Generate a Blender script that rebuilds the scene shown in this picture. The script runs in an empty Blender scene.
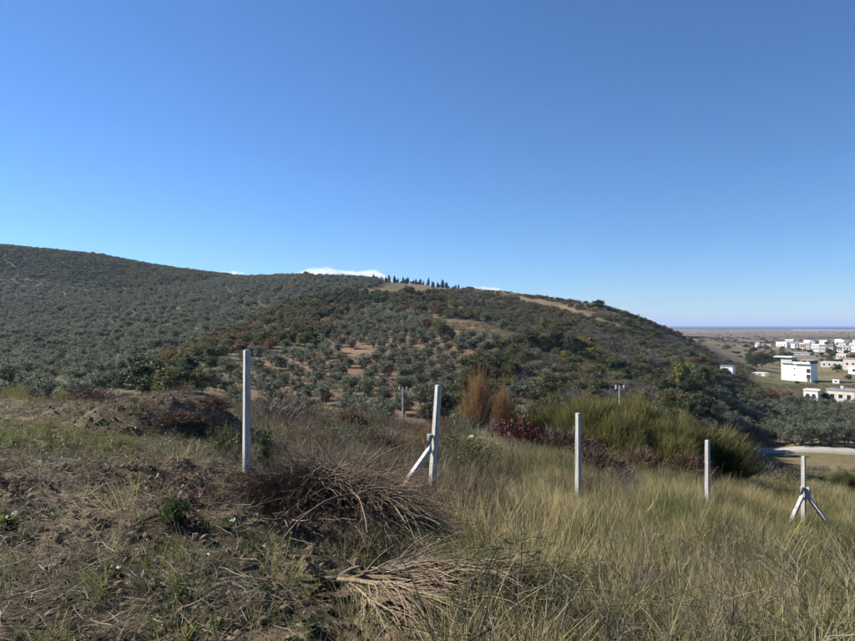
import bpy, math, random
import numpy as np
from mathutils import Vector, Matrix

# ------------------------------------------------------------------ camera, sky, sun, exposure
scene = bpy.context.scene
COL = scene.collection
F = 640.0                      # focal length in photo pixels (855 wide)
CX, HY = 427.5, 325.0          # centre column and horizon row of the photograph
SUN_AZ, SUN_EL = math.radians(-68.0), math.radians(33.0)   # azimuth from +Y towards +X

cam_d = bpy.data.cameras.new('camera')
cam = bpy.data.objects.new('camera', cam_d)
COL.objects.link(cam)
cam_d.sensor_width = 36.0
cam_d.lens = 36.0 * F / 855.0
cam_d.clip_start, cam_d.clip_end = 0.05, 120000.0
cam.location = (0, 0, 0)
cam.rotation_euler = (math.radians(90) + math.atan((HY - 320.5) / F), 0, 0)
scene.camera = cam

world = bpy.data.worlds.new('World')
scene.world = world
world.use_nodes = True
wn = world.node_tree
sky = wn.nodes.new('ShaderNodeTexSky')
sky.sky_type = 'NISHITA'
sky.sun_disc = False
sky.sun_elevation = SUN_EL
sky.sun_rotation = SUN_AZ % (2 * math.pi)
sky.altitude = 30.0
sky.air_density = 0.9
sky.dust_density = 0.0
sky.ozone_density = 10.0
wn.links.new(sky.outputs[0], wn.nodes['Background'].inputs[0])
wn.nodes['Background'].inputs[1].default_value = 0.055

sun_d = bpy.data.lights.new('sun', 'SUN')
sun_d.energy = 5.0
sun_d.angle = math.radians(0.53)
sun_d.color = (1.0, 0.93, 0.82)
sun = bpy.data.objects.new('sun', sun_d)
COL.objects.link(sun)
SUN_DIR = Vector((math.sin(SUN_AZ) * math.cos(SUN_EL), math.cos(SUN_AZ) * math.cos(SUN_EL), math.sin(SUN_EL)))
sun.rotation_euler = SUN_DIR.to_track_quat('Z', 'Y').to_euler()

vs = scene.view_settings
vs.view_transform = 'Standard'
vs.look = 'None'
vs.exposure = 1.45
vs.gamma = 1.0
vs.use_curve_mapping = False
scene.cycles.use_denoising = True
scene.cycles.denoiser = 'OPENIMAGEDENOISE'
scene.cycles.denoising_input_passes = 'RGB_ALBEDO_NORMAL'
scene.cycles.use_light_tree = False
scene.cycles.use_adaptive_sampling = True
scene.cycles.adaptive_threshold = 0.02
scene.cycles.adaptive_min_samples = 8
scene.cycles.max_bounces = 3
scene.cycles.diffuse_bounces = 2
scene.cycles.glossy_bounces = 1
scene.cycles.transmission_bounces = 2
scene.cycles.transparent_max_bounces = 4
scene.cycles.volume_bounces = 0
scene.cycles.sample_clamp_indirect = 4.0

rng = np.random.default_rng(7)
random.seed(7)

# ------------------------------------------------------------------ noise and terrain
def smooth(a, b, x):
    t = np.clip((np.asarray(x, float) - a) / (b - a), 0, 1)
    return t * t * (3 - 2 * t)

_perm = np.random.default_rng(3).random((256, 256))
def vnoise(x, y):
    xi, yi = np.floor(x).astype(int), np.floor(y).astype(int)
    fx, fy = x - xi, y - yi
    fx, fy = fx * fx * (3 - 2 * fx), fy * fy * (3 - 2 * fy)
    a = _perm[xi & 255, yi & 255]; b = _perm[(xi + 1) & 255, yi & 255]
    c = _perm[xi & 255, (yi + 1) & 255]; d = _perm[(xi + 1) & 255, (yi + 1) & 255]
    return (a * (1 - fx) + b * fx) * (1 - fy) + (c * (1 - fx) + d * fx) * fy
def fbm(x, y, o=4, g=0.5):
    x, y = np.asarray(x, float), np.asarray(y, float)
    s, a, n = 0, 1.0, 0
    for i in range(o):
        s = s + a * vnoise(x * 2 ** i + 17.3 * i, y * 2 ** i - 9.1 * i); n += a; a *= g
    return s / n - 0.5

# (photo column, photo row, depth in metres): the ground as it is seen, nearest first
CP = {
 -330: [(641,3.2),(560,4.7),(500,7),(450,11),(415,18),(402,27),(470,60),(400,100),(350,260),(315,420),(272,650),(222,900)],
    0: [(641,3.2),(560,4.65),(500,6.7),(450,10.6),(413,18),(399,27),(440,60),(398,95),(350,250),(320,400),(300,520),(267,720),(239,900),(252,1150)],
  100: [(641,3.2),(560,4.7),(500,7),(452,11),(420,16),(406,26),(440,60),(397,95),(360,200),(330,330),(300,520),(278,680),(255,900),(267,1150)],
  200: [(641,3.2),(560,4.8),(500,7.6),(462,11),(428,17),(412,27),(445,60),(402,90),(380,120),(350,190),(320,330),(300,450),(285,600),(273,800),(281,1050)],
  248: [(560,4.9),(472,10.8)],
  300: [(641,3.2),(580,4.8),(530,7),(480,11),(440,18),(418,27),(445,60),(412,92),(380,130),(350,180),(330,240),(310,330),(290,450),(277,620),(288,850)],
  400: [(641,3.25),(590,4.9),(550,7),(492,11.8),(452,19),(430,28),(445,60),(415,90),(400,102),(370,140),(340,200),(320,270),(300,380),(286,520),(283,620),(292,850)],
  480: [(641,3.25),(595,5),(550,8),(496,13),(460,20),(442,29),(455,60),(426,85),(400,110),(370,145),(345,190),(325,250),(305,330),(290,480),(296,700)],
  560: [(641,3.25),(600,5.1),(550,8.6),(501,14.5),(470,21),(456,30),(460,60),(436,80),(400,110),(370,150),(345,200),(325,260),(310,330),(299,420),(306,600)],
  610: [(641,3.25),(560,8.6),(502,15.4),(478,22),(464,31),(465,60),(400,112),(370,160),(345,220),(325,280),(308,350),(318,560)],
  660: [(641,3.25),(565,8.6),(504,16.4),(482,23),(470,32),(470,60),(432,88),(400,122),(370,180),(345,260),(327,350),(331,560),(334,1000)],
  707: [(641,3.2),(610,5.3),(560,9.6),(507,17.3),(488,24),(478,33),(480,62),(445,92),(412,118),(376,180),(361,250),(350,350),(343,560),(338,950)],
  740: [(641,3.2),(520,17.8),(482,36),(485,68),(447,128),(428,155),(402,185),(376,270),(361,400),(350,600),(342,950)],
  803: [(641,3.2),(615,5.4),(570,11),(528,19),(505,26),(490,36),(490,70),(475,102),(449,127),(425,158),(401,205),(381,280),(360,450),(345,800)],
  860: [(641,3.1),(615,5.4),(575,11),(535,19),(510,27),(494,38),(490,70),(478,102),(453,122),(425,158),(401,205),(381,280),(360,450),(345,800)],
 1250: [(641,3.0),(560,12),(510,30),(495,60),(478,102),(452,124),(425,158),(381,280),(345,800)],
}
KA = 2.6
_P, _E = [], []
for _px, lst in CP.items():
    for _py, _Y in lst:
        X = (_px - CX) / F * _Y
        z = -(_py - HY) / F * _Y
        D = math.hypot(X, _Y)
        _P.append((math.atan2(X, _Y) * KA, math.log(D))); _E.append(z / D)
_P, _E = np.array(_P), np.array(_E)
def _U(r2):
    return np.where(r2 > 1e-12, 0.5 * r2 * np.log(np.maximum(r2, 1e-12)), 0.0)
_n = len(_P)
_K = _U(((_P[:, None] - _P[None]) ** 2).sum(-1)) + np.eye(_n) * 0.002
_Q = np.c_[np.ones(_n), _P]
_A = np.block([[_K, _Q], [_Q.T, np.zeros((3, 3))]])
_W = np.linalg.solve(_A, np.r_[_E, 0, 0, 0])

def _tps(az, lnD):
    out = np.empty(az.shape)
    fa, fl, fo = az.ravel() * KA, lnD.ravel(), out.ravel()
    for i in range(0, fa.size, 20000):
        a, l = fa[i:i + 20000], fl[i:i + 20000]
        r2 = (a[:, None] - _P[None, :, 0]) ** 2 + (l[:, None] - _P[None, :, 1]) ** 2
        fo[i:i + 20000] = _U(r2) @ _W[:_n] + _W[_n] + _W[_n + 1] * a + _W[_n + 2] * l
    return fo.reshape(az.shape)

AZMAX = math.radians(52)
_ta = np.linspace(-AZMAX, AZMAX, 420); _tl = np.linspace(math.log(3.0), math.log(1500.0), 420)
_T = _tps(*np.meshgrid(_ta, _tl, indexing='ij'))
def _look(az, l):
    u = (az + AZMAX) / (2 * AZMAX) * 419; v = (l - _tl[0]) / (_tl[-1] - _tl[0]) * 419
    i, j = np.clip(u.astype(int), 0, 418), np.clip(v.astype(int), 0, 418)
    u, v = u - i, v - j
    return (_T[i, j] * (1 - u) + _T[i + 1, j] * u) * (1 - v) + (_T[i, j + 1] * (1 - u) + _T[i + 1, j + 1] * u) * v
MOUNDS = [  # x, y, rx, ry, height : spoil heaps and bumps of the foreground
    (-6.4, 14.6, 1.25, 0.9, 0.66), (-4.9, 14.6, 1.25, 0.8, 0.56), (-9.0, 17.0, 1.5, 0.8, 0.45), (-5.6, 14.2, 0.6, 0.5, 0.18),
    (-1.25, 8.2, 0.75, 0.5, 0.22), (-1.5, 6.3, 0.8, 0.45, 0.16), (-2.3, 5.9, 0.7, 0.4, 0.10),
    (-0.75, 5.4, 0.5, 0.35, 0.10), (-4.4, 9.6, 1.6, 0.35, -0.12), (-4.3, 8.9, 1.5, 0.3, 0.12), (2.4, 6.5, 1.2, 0.8, 0.12), (4.6, 9.5, 1.3, 1.0, 0.15)]
def height(x, y, detail=True):
    x, y = np.asarray(x, float), np.asarray(y, float)
    D = np.maximum(np.hypot(x, y), 0.3)
    az = np.arctan2(x, y)
    lnD = np.log(np.clip(D, 3.0, 1500.0))
    azc = np.clip(az, -AZMAX, AZMAX)
    e = _look(azc, lnD)
    back = smooth(AZMAX, math.pi, np.abs(az))
    e = e * (1 - back) + back * (-1.7 / np.maximum(D, 3.0))
    z = e * np.clip(D, 3.0, 1500.0)
    z0 = -1.62 - 0.02 * y - 0.03 * x
    w = smooth(2.0, 4.2, D)
    z = z * w + z0 * (1 - w)
    plain = -25.0 - 5.6 * smooth(math.log(900), math.log(5200), np.log(D)) - 7.0 * smooth(4700, 6000, D)
    w = smooth(math.log(950), math.log(1900), np.log(D))
    z = z * (1 - w) + plain * w
    if detail:
        near = 1 - smooth(20, 45, D)
        for mx, my, rx, ry, h in MOUNDS:
            q = ((x - mx) / rx) ** 2 + ((y - my) / ry) ** 2
            z = z + h * np.exp(-q)
        z = z + near * (0.20 * fbm(x * 0.7, y * 0.7, 3) + 0.10 * fbm(x * 2.6 + 5, y * 2.6, 3))
        rough = near * (1 - smooth(-0.3, 1.6, x - 0.05 * y))
        z = z + rough * (0.17 * np.maximum(fbm(x * 6 + 3, y * 6, 3) , -0.1) + 0.05 * np.abs(fbm(x * 15, y * 15, 2)))
        mid = smooth(45, 90, D) * (1 - smooth(900, 1500, D))
        flat = smooth(math.radians(14), math.radians(24), az) * smooth(90, 150, D)
        z = z + mid * (1 - flat) * (3.0 * fbm(x / 60, y / 60, 3) * smooth(120, 400, D) + 0.8 * fbm(x / 14, y / 14, 3))
    return z

def H(x, y):
    return float(height(np.array([x]), np.array([y]))[0])

def hit(px, py, ymin=2.0, ymax=6000.0):
    """ground point seen at photo pixel (px, py), first crossing beyond depth ymin"""
    px, py = np.atleast_1d(np.asarray(px, float)), np.atleast_1d(np.asarray(py, float))
    Y = np.exp(np.linspace(math.log(ymin), math.log(ymax), 500))[None, :]
    X = (px[:, None] - CX) / F * Y
    Z = -(py[:, None] - HY) / F * Y
    G = height(X, np.broadcast_to(Y, X.shape))
    below = Z < G
    below[:, 0] = False
    k = np.where(below.any(1), below.argmax(1), -1)
    res = []
    for i, j in enumerate(k):
        if j < 1:
            res.append(None); continue
        d0, d1 = Z[i, j - 1] - G[i, j - 1], Z[i, j] - G[i, j]
        t = d0 / (d0 - d1 + 1e-9)
        yy = Y[0, j - 1] * (1 - t) + Y[0, j] * t
        xx = (px[i] - CX) / F * yy
        res.append((xx, yy, H(xx, yy)))
    return res
def hit1(px, py, ymin=2.0, ymax=6000.0):
    return hit([px], [py], ymin, ymax)[0]
def at_depth(px, Y):
    x = (px - CX) / F * Y
    return (x, Y, H(x, Y))
def pix(x, y, z):
    y = np.maximum(y, 0.01)
    return CX + F * x / y, HY - F * z / y

# ------------------------------------------------------------------ mesh helpers
def make_mesh(name, V, faces, mat=None, tint=None, smooth_shade=False, color=None):
    """V (n,3); faces: array (m,3) or (m,4), or list of both; tint float per vertex"""
    V = np.asarray(V, float)
    if not isinstance(faces, list):
        faces = [faces]
    faces = [np.asarray(f, int) for f in faces if len(f)]
    me = bpy.data.meshes.new(name)
    me.vertices.add(len(V)); me.vertices.foreach_set('co', V.ravel())
    nl = sum(f.size for f in faces); nf = sum(len(f) for f in faces)
    me.loops.add(nl); me.polygons.add(nf)
    me.loops.foreach_set('vertex_index', np.concatenate([f.ravel() for f in faces]))
    tot = np.concatenate([np.full(len(f), f.shape[1]) for f in faces])
    me.polygons.foreach_set('loop_start', np.r_[0, np.cumsum(tot)[:-1]])
    me.polygons.foreach_set('loop_total', tot)
    me.update(calc_edges=True)
    me.polygons.foreach_set('use_smooth', np.full(nf, bool(smooth_shade)))
    if tint is not None:
        a = me.attributes.new('tint', 'FLOAT', 'POINT'); a.data.foreach_set('value', np.asarray(tint, float))
    if color is not None:
        a = me.attributes.new('cover', 'FLOAT_COLOR', 'POINT')
        a.data.foreach_set('color', np.c_[color, np.ones(len(V))].ravel())
    if mat:
        me.materials.append(mat)
    return me

class Acc:
    """collects pieces of one mesh"""
    def __init__(s): s.v, s.f3, s.f4, s.t, s.n = [], [], [], [], 0
    def add(s, V, f3=None, f4=None, t=0.5):
        V = np.asarray(V, float).reshape(-1, 3)
        if f3 is not None and len(f3): s.f3.append(np.asarray(f3, int) + s.n)
        if f4 is not None and len(f4): s.f4.append(np.asarray(f4, int) + s.n)
        s.v.append(V); s.t.append(np.broadcast_to(np.asarray(t, float), (len(V),))); s.n += len(V)
    def box(s, c, size, rz=0.0, t=0.5):
        dx, dy, dz = size[0] / 2, size[1] / 2, size[2] / 2
        V = np.array([(a * dx, b * dy, e * dz) for e in (-1, 1) for a, b in ((-1, -1), (1, -1), (1, 1), (-1, 1))])
        ca, sa = math.cos(rz), math.sin(rz)
        V = np.c_[V[:, 0] * ca - V[:, 1] * sa, V[:, 0] * sa + V[:, 1] * ca, V[:, 2]] + np.array(c)
        s.add(V, f4=[(3, 2, 1, 0), (4, 5, 6, 7), (0, 1, 5, 4), (1, 2, 6, 5), (2, 3, 7, 6), (3, 0, 4, 7)], t=t)
    def mesh(s, name, mat=None, smooth_shade=False):
        fs = []
        if s.f3: fs.append(np.concatenate(s.f3))
        if s.f4: fs.append(np.concatenate(s.f4))
        return make_mesh(name, np.concatenate(s.v), fs, mat, np.concatenate(s.t), smooth_shade)

def norm(v):
    return v / np.maximum(np.linalg.norm(v, axis=-1, keepdims=True), 1e-9)

def ribbons(acc, P, W, t, r=None):
    """P (N,K,3) polylines, W (N,K) widths, t (N,)"""
    r = r or rng
    N, K, _ = P.shape
    T = norm(np.gradient(P, axis=1))
    side = norm(np.cross(T, norm(r.normal(size=(N, 1, 3)))))
    L, R = P - side * W[..., None] / 2, P + side * W[..., None] / 2
    V = np.stack([L, R], 2).reshape(-1, 3)
    b = (np.arange(N)[:, None] * K + np.arange(K - 1)[None]).ravel() * 2
    acc.add(V, f4=np.c_[b, b + 1, b + 3, b + 2], t=np.repeat(t, K * 2))

def tubes(acc, P, R, t, sides=4, phase=0.0):
    N, K, _ = P.shape
    T = norm(np.gradient(P, axis=1))
    ref = np.where(np.abs(T[..., 2:3]) > 0.9, np.array([1.0, 0, 0]), np.array([0, 0, 1.0]))
    A = norm(np.cross(T, ref)); B = np.cross(T, A)
    ang = np.arange(sides) * 2 * math.pi / sides + phase
    ring = A[:, :, None] * np.cos(ang)[:, None] + B[:, :, None] * np.sin(ang)[:, None]
    V = (P[:, :, None] + ring * R[..., None, None]).reshape(-1, 3)
    fs = []
    base = (np.arange(N)[:, None] * K + np.arange(K - 1)[None]).ravel() * sides
    for j in range(sides):
        k = (j + 1) % sides
        fs.append(np.c_[base + j, base + k, base + sides + k, base + sides + j])
    acc.add(V, f4=np.concatenate(fs), t=np.repeat(np.broadcast_to(t, (N,)), K * sides))
    # end caps
    if sides == 4:
        e0 = np.arange(N) * K * sides; e1 = e0 + (K - 1) * sides
        acc.f4.append(np.r_[np.c_[e0 + 3, e0 + 2, e0 + 1, e0], np.c_[e1, e1 + 1, e1 + 2, e1 + 3]] + acc.n - len(V))

def leaves(acc, C, size, aspect, t, up=0.4, r=None, out=None):
    """diamond leaves at C (N,3)"""
    r = r or rng
    N = len(C)
    nrm = r.normal(size=(N, 3)); nrm[:, 2] += up
    if out is not None: nrm += out
    nrm = norm(nrm)
    u = norm(np.cross(nrm, r.normal(size=(N, 3)))); v = np.cross(nrm, u)
    s = np.asarray(size).reshape(-1, 1) * np.ones((N, 1))
    V = np.stack([C - u * s, C - v * s * aspect, C + u * s, C + v * s * aspect], 1).reshape(-1, 3)
    b = np.arange(N) * 4
    acc.add(V, f4=np.c_[b, b + 1, b + 2, b + 3], t=np.repeat(np.broadcast_to(t, (N,)), 4))

def curve_paths(base, d0, length, K, bend, r, droop=0.0):
    """wandering polylines: base (N,3), d0 (N,3) unit, length (N,), bend scalar"""
    N = len(base)
    P = np.empty((N, K, 3)); P[:, 0] = base
    d = norm(d0)
    step = (length / (K - 1))[:, None]
    for k in range(1, K):
        P[:, k] = P[:, k - 1] + d * step
        d = d + r.normal(size=(N, 3)) * bend
        d[:, 2] -= droop
        d = norm(d)
    return P

# ------------------------------------------------------------------ object helpers
def obj(name, me, parent=None, loc=None, rz=None):
    o = bpy.data.objects.new(name, me)
    COL.objects.link(o)
    if parent: o.parent = parent
    if loc is not None: o.location = loc
    if rz is not None: o.rotation_euler = (0, 0, rz)
    return o
def tag(o, label=None, cat=None, group=None, kind=None):
    if label: o['label'] = label
    if cat: o['category'] = cat
    if group: o['group'] = group
    if kind: o['kind'] = kind
    return o
def thing(name, loc, label, cat, group=None, rz=0.0, scale=None):
    o = obj(name, None, None, loc, rz)
    o.empty_display_size = 0.2
    if scale is not None: o.scale = scale if hasattr(scale, '__len__') else (scale,) * 3
    return tag(o, label, cat, group)

def scatter(name, sources, P, rot, scale, label, cat):
    """one mass of plants or clods: a point mesh whose points carry copies of the source meshes"""
    N = len(P)
    me = bpy.data.meshes.new(name)
    me.vertices.add(N); me.vertices.foreach_set('co', np.asarray(P, float).ravel())
    a = me.attributes.new('rot', 'FLOAT_VECTOR', 'POINT'); a.data.foreach_set('vector', np.asarray(rot, float).ravel())
    sc_ = np.asarray(scale, float)
    if sc_.ndim == 1: sc_ = np.repeat(sc_[:, None], 3, 1)
    a = me.attributes.new('scl', 'FLOAT_VECTOR', 'POINT'); a.data.foreach_set('vector', sc_.ravel())
    a = me.attributes.new('idx', 'INT', 'POINT'); a.data.foreach_set('value', rng.integers(0, len(sources), N).astype(np.int32))
    o = obj(name, me)
    tag(o, label, cat, kind='stuff')
    g = bpy.data.node_groups.new(name, 'GeometryNodeTree')
    g.interface.new_socket('Geometry', in_out='INPUT', socket_type='NodeSocketGeometry')
    g.interface.new_socket('Geometry', in_out='OUTPUT', socket_type='NodeSocketGeometry')
    n, l = g.nodes, g.links
    gi, go = n.new('NodeGroupInput'), n.new('NodeGroupOutput')
    ip = n.new('GeometryNodeInstanceOnPoints'); ip.inputs['Pick Instance'].default_value = True
    jg = n.new('GeometryNodeJoinGeometry')
    for m in sources:
        so = bpy.data.objects.new(m.name + '_source', m)
        oi = n.new('GeometryNodeObjectInfo'); oi.inputs['Object'].default_value = so; oi.inputs['As Instance'].default_value = True
        l.new(oi.outputs['Geometry'], jg.inputs[0])
    def na(nm, dt):
        q = n.new('GeometryNodeInputNamedAttribute'); q.data_type = dt; q.inputs['Name'].default_value = nm
        return q.outputs['Attribute']
    l.new(gi.outputs[0], ip.inputs['Points']); l.new(jg.outputs[0], ip.inputs['Instance'])
    l.new(na('rot', 'FLOAT_VECTOR'), ip.inputs['Rotation']); l.new(na('scl', 'FLOAT_VECTOR'), ip.inputs['Scale'])
    l.new(na('idx', 'INT'), ip.inputs['Instance Index'])
    l.new(ip.outputs[0], go.inputs[0])
    o.modifiers.new('scatter', 'NODES').node_group = g
    return o

# ------------------------------------------------------------------ materials
def new_mat(name):
    m = bpy.data.materials.new(name); m.use_nodes = True
    nt = m.node_tree
    for x in list(nt.nodes): nt.nodes.remove(x)
    out = nt.nodes.new('ShaderNodeOutputMaterial')
    return m, nt, out
def ramp(nt, fac, stops):
    r = nt.nodes.new('ShaderNodeValToRGB')
    while len(r.color_ramp.elements) < len(stops): r.color_ramp.elements.new(0.5)
    for e, (p, c) in zip(r.color_ramp.elements, stops):
        e.position = p; e.color = (*c, 1)
    nt.links.new(fac, r.inputs[0])
    return r.outputs[0]
def noise_node(nt, scale, detail=4, rough=0.6, vec=None):
    n = nt.nodes.new('ShaderNodeTexNoise')
    n.inputs['Scale'].default_value = scale; n.inputs['Detail'].default_value = detail; n.inputs['Roughness'].default_value = rough
    if vec is not None: nt.links.new(vec, n.inputs['Vector'])
    return n.outputs['Fac']
def math_node(nt, op, a, b):
    m = nt.nodes.new('ShaderNodeMath'); m.operation = op
    for i, v in enumerate((a, b)):
        if isinstance(v, (int, float)): m.inputs[i].default_value = v
        else: nt.links.new(v, m.inputs[i])
    return m.outputs[0]
def mixc(nt, fac, a, b, mode='MIX'):
    m = nt.nodes.new('ShaderNodeMix'); m.data_type = 'RGBA'; m.blend_type = mode
    for s, v in (('Factor', fac), ('A', a), ('B', b)):
        i = [k for k in m.inputs if k.name == s and (k.type == 'RGBA' or s == 'Factor' and k.type == 'VALUE')][0]
        if isinstance(v, (int, float)): i.default_value = v
        elif isinstance(v, tuple): i.default_value = (*v, 1)
        else: nt.links.new(v, i)
    return [k for k in m.outputs if k.type == 'RGBA'][0]

ALB = 0.74
def leaf_mat(name, stops, translucent=0.35, rough=0.6, obj_var=0.35):
    """plant material: colours run along the 'tint' attribute and differ from plant to plant"""
    m, nt, out = new_mat(name)
    at = nt.nodes.new('ShaderNodeAttribute'); at.attribute_name = 'tint'
    oi = nt.nodes.new('ShaderNodeObjectInfo')
    f = math_node(nt, 'ADD', at.outputs['Fac'], math_node(nt, 'MULTIPLY', math_node(nt, 'SUBTRACT', oi.outputs['Random'], 0.5), obj_var))
    c = ramp(nt, f, [(q, tuple(v * ALB for v in col)) for q, col in stops])
    p = nt.nodes.new('ShaderNodeBsdfPrincipled')
    p.inputs['Roughness'].default_value = rough
    p.inputs['Specular IOR Level'].default_value = 0.25
    nt.links.new(c, p.inputs['Base Color'])
    if translucent > 0:
        tr = nt.nodes.new('ShaderNodeBsdfTranslucent')
        nt.links.new(c, tr.inputs['Color'])
        mx = nt.nodes.new('ShaderNodeMixShader'); mx.inputs[0].default_value = translucent
        nt.links.new(p.outputs[0], mx.inputs[1]); nt.links.new(tr.outputs[0], mx.inputs[2])
        nt.links.new(mx.outputs[0], out.inputs[0])
    else:
        nt.links.new(p.outputs[0], out.inputs[0])
    return m
def solid_mat(name, c1, c2, scale=3.0, rough=0.85, bump=0.0, bscale=40.0, streak=False):
    m, nt, out = new_mat(name)
    tc = nt.nodes.new('ShaderNodeTexCoord')
    n = noise_node(nt, scale, 5, 0.65, tc.outputs['Object'])
    c = ramp(nt, n, [(0.3, c1), (0.7, c2)])
    p = nt.nodes.new('ShaderNodeBsdfPrincipled'); p.inputs['Roughness'].default_value = rough
    p.inputs['Specular IOR Level'].default_value = 0.3
    nt.links.new(c, p.inputs['Base Color'])
    if bump:
        b = nt.nodes.new('ShaderNodeBump'); b.inputs['Strength'].default_value = bump; b.inputs['Distance'].default_value = 0.01
        nt.links.new(noise_node(nt, bscale, 3, 0.6, tc.outputs['Object']), b.inputs['Height'])
        nt.links.new(b.outputs[0], p.inputs['Normal'])
    nt.links.new(p.outputs[0], out.inputs[0])
    return m

M = {}
M['olive'] = leaf_mat('olive_leaves', [(0.0, (0.062, 0.075, 0.048)), (0.5, (0.132, 0.147, 0.100)), (1.0, (0.215, 0.23, 0.162))], 0.4)
M['dark_leaf'] = leaf_mat('evergreen_leaves', [(0.0, (0.02, 0.03, 0.012)), (0.6, (0.05, 0.068, 0.026)), (1.0, (0.095, 0.115, 0.045))], 0.35)
M['mid_leaf'] = leaf_mat('oak_leaves', [(0.0, (0.05, 0.058, 0.022)), (0.5, (0.10, 0.108, 0.042)), (1.0, (0.165, 0.16, 0.065))], 0.45)
M['rust_leaf'] = leaf_mat('rust_leaves', [(0.0, (0.075, 0.047, 0.024)), (0.5, (0.155, 0.093, 0.043)), (1.0, (0.25, 0.155, 0.07))], 0.4)
M['yellow_leaf'] = leaf_mat('yellow_leaves', [(0.0, (0.10, 0.09, 0.02)), (0.5, (0.21, 0.18, 0.035)), (1.0, (0.34, 0.28, 0.06))], 0.4)
M['lime_leaf'] = leaf_mat('lime_leaves', [(0.0, (0.07, 0.085, 0.02)), (0.5, (0.16, 0.18, 0.04)), (1.0, (0.27, 0.27, 0.06))], 0.4)
M['cypress'] = leaf_mat('cypress_needles', [(0.0, (0.008, 0.014, 0.008)), (1.0, (0.035, 0.05, 0.024))], 0.1)
M['grey_twig'] = leaf_mat('bare_grey_twigs', [(0.0, (0.06, 0.05, 0.042)), (0.5, (0.13, 0.112, 0.095)), (1.0, (0.23, 0.20, 0.17))], 0.0)
M['brown_twig'] = leaf_mat('dry_brown_twigs', [(0.0, (0.035, 0.021, 0.015)), (0.5, (0.125, 0.076, 0.05)), (1.0, (0.27, 0.175, 0.115))], 0.1)
M['pale_twig'] = leaf_mat('pale_straw_twigs', [(0.0, (0.10, 0.068, 0.038)), (0.5, (0.24, 0.18, 0.095)), (1.0, (0.42, 0.335, 0.19))], 0.1)
M['broom'] = leaf_mat('broom_stems', [(0.0, (0.05, 0.057, 0.02)), (0.5, (0.125, 0.13, 0.042)), (1.0, (0.24, 0.215, 0.08))], 0.4)
M['orange_twig'] = leaf_mat('orange_brown_stems', [(0.0, (0.12, 0.076, 0.038)), (0.5, (0.26, 0.155, 0.068)), (1.0, (0.42, 0.265, 0.12))], 0.3)
M['red_leaf'] = leaf_mat('red_leaves', [(0.0, (0.06, 0.025, 0.022)), (0.5, (0.13, 0.042, 0.045)), (1.0, (0.19, 0.085, 0.08))], 0.4)
M['straw'] = leaf_mat('dry_grass_blades', [(0.0, (0.19, 0.16, 0.07)), (0.45, (0.40, 0.335, 0.16)), (1.0, (0.62, 0.53, 0.28))], 0.4, 0.5)
M['greygrass'] = leaf_mat('grey_dead_grass', [(0.0, (0.07, 0.06, 0.04)), (0.5, (0.17, 0.145, 0.10)), (1.0, (0.31, 0.265, 0.19))], 0.3, 0.6)
M['green_grass'] = leaf_mat('green_grass_blades', [(0.0, (0.045, 0.065, 0.016)), (0.5, (0.115, 0.14, 0.038)), (1.0, (0.25, 0.24, 0.085))], 0.45, 0.5)
M['weed_leaf'] = leaf_mat('weed_leaves', [(0.0, (0.03, 0.05, 0.016)), (0.5, (0.07, 0.10, 0.032)), (1.0, (0.14, 0.17, 0.06))], 0.35, 0.5)
M['red_weed'] = leaf_mat('reddish_dry_leaves', [(0.0, (0.06, 0.03, 0.028)), (0.5, (0.13, 0.065, 0.055)), (1.0, (0.23, 0.15, 0.12))], 0.3)
M['bark'] = solid_mat('bark', (0.05, 0.04, 0.03), (0.14, 0.115, 0.09), 4)
M['concrete'] = solid_mat('painted_concrete', (0.34, 0.335, 0.325), (0.44, 0.435, 0.42), 9, 0.8, 0.4, 90)
def post_mat():
    m, nt, out = new_mat('weathered_concrete')
    tc = nt.nodes.new('ShaderNodeTexCoord')
    c = ramp(nt, noise_node(nt, 9, 5, 0.65, tc.outputs['Object']), [(0.3, (0.33, 0.325, 0.315)), (0.7, (0.45, 0.445, 0.43))])
    mp = nt.nodes.new('ShaderNodeMapping'); mp.inputs['Scale'].default_value = (26, 26, 2.2); nt.links.new(tc.outputs['Object'], mp.inputs['Vector'])
    c = mixc(nt, 1.0, c, ramp(nt, noise_node(nt, 1.0, 5, 0.7, mp.outputs[0]), [(0.38, (0.62, 0.58, 0.52)), (0.55, (1, 1, 1))]), 'MULTIPLY')
    c = mixc(nt, 1.0, c, ramp(nt, noise_node(nt, 70, 3, 0.6, tc.outputs['Object']), [(0.30, (0.45, 0.43, 0.4)), (0.40, (1, 1, 1))]), 'MULTIPLY')
    p = nt.nodes.new('ShaderNodeBsdfPrincipled'); p.inputs['Roughness'].default_value = 0.9; nt.links.new(c, p.inputs['Base Color'])
    b = nt.nodes.new('ShaderNodeBump'); b.inputs['Strength'].default_value = 0.7; b.inputs['Distance'].default_value = 0.01
    nt.links.new(noise_node(nt, 45, 5, 0.7, tc.outputs['Object']), b.inputs['Height']); nt.links.new(b.outputs[0], p.inputs['Normal'])
    nt.links.new(p.outputs[0], out.inputs[0]); return m
M['concrete'] = post_mat()
M['concrete_dirty'] = solid_mat('dirty_concrete', (0.13, 0.09, 0.06), (0.60, 0.56, 0.50), 14, 0.9, 0.4, 60)
M['soil_clod'] = solid_mat('soil_clods', (0.11, 0.078, 0.05), (0.21, 0.155, 0.10), 6, 1.0, 0.5, 40)
M['stone'] = solid_mat('pale_limestone', (0.30, 0.285, 0.26), (0.48, 0.455, 0.42), 5, 0.9, 0.5, 30)
M['plaster'] = solid_mat('white_plaster', (0.70, 0.70, 0.68), (0.80, 0.80, 0.78), 0.5, 0.8)
M['plaster_cream'] = solid_mat('cream_plaster', (0.52, 0.46, 0.38), (0.62, 0.56, 0.47), 0.5, 0.85)
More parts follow.
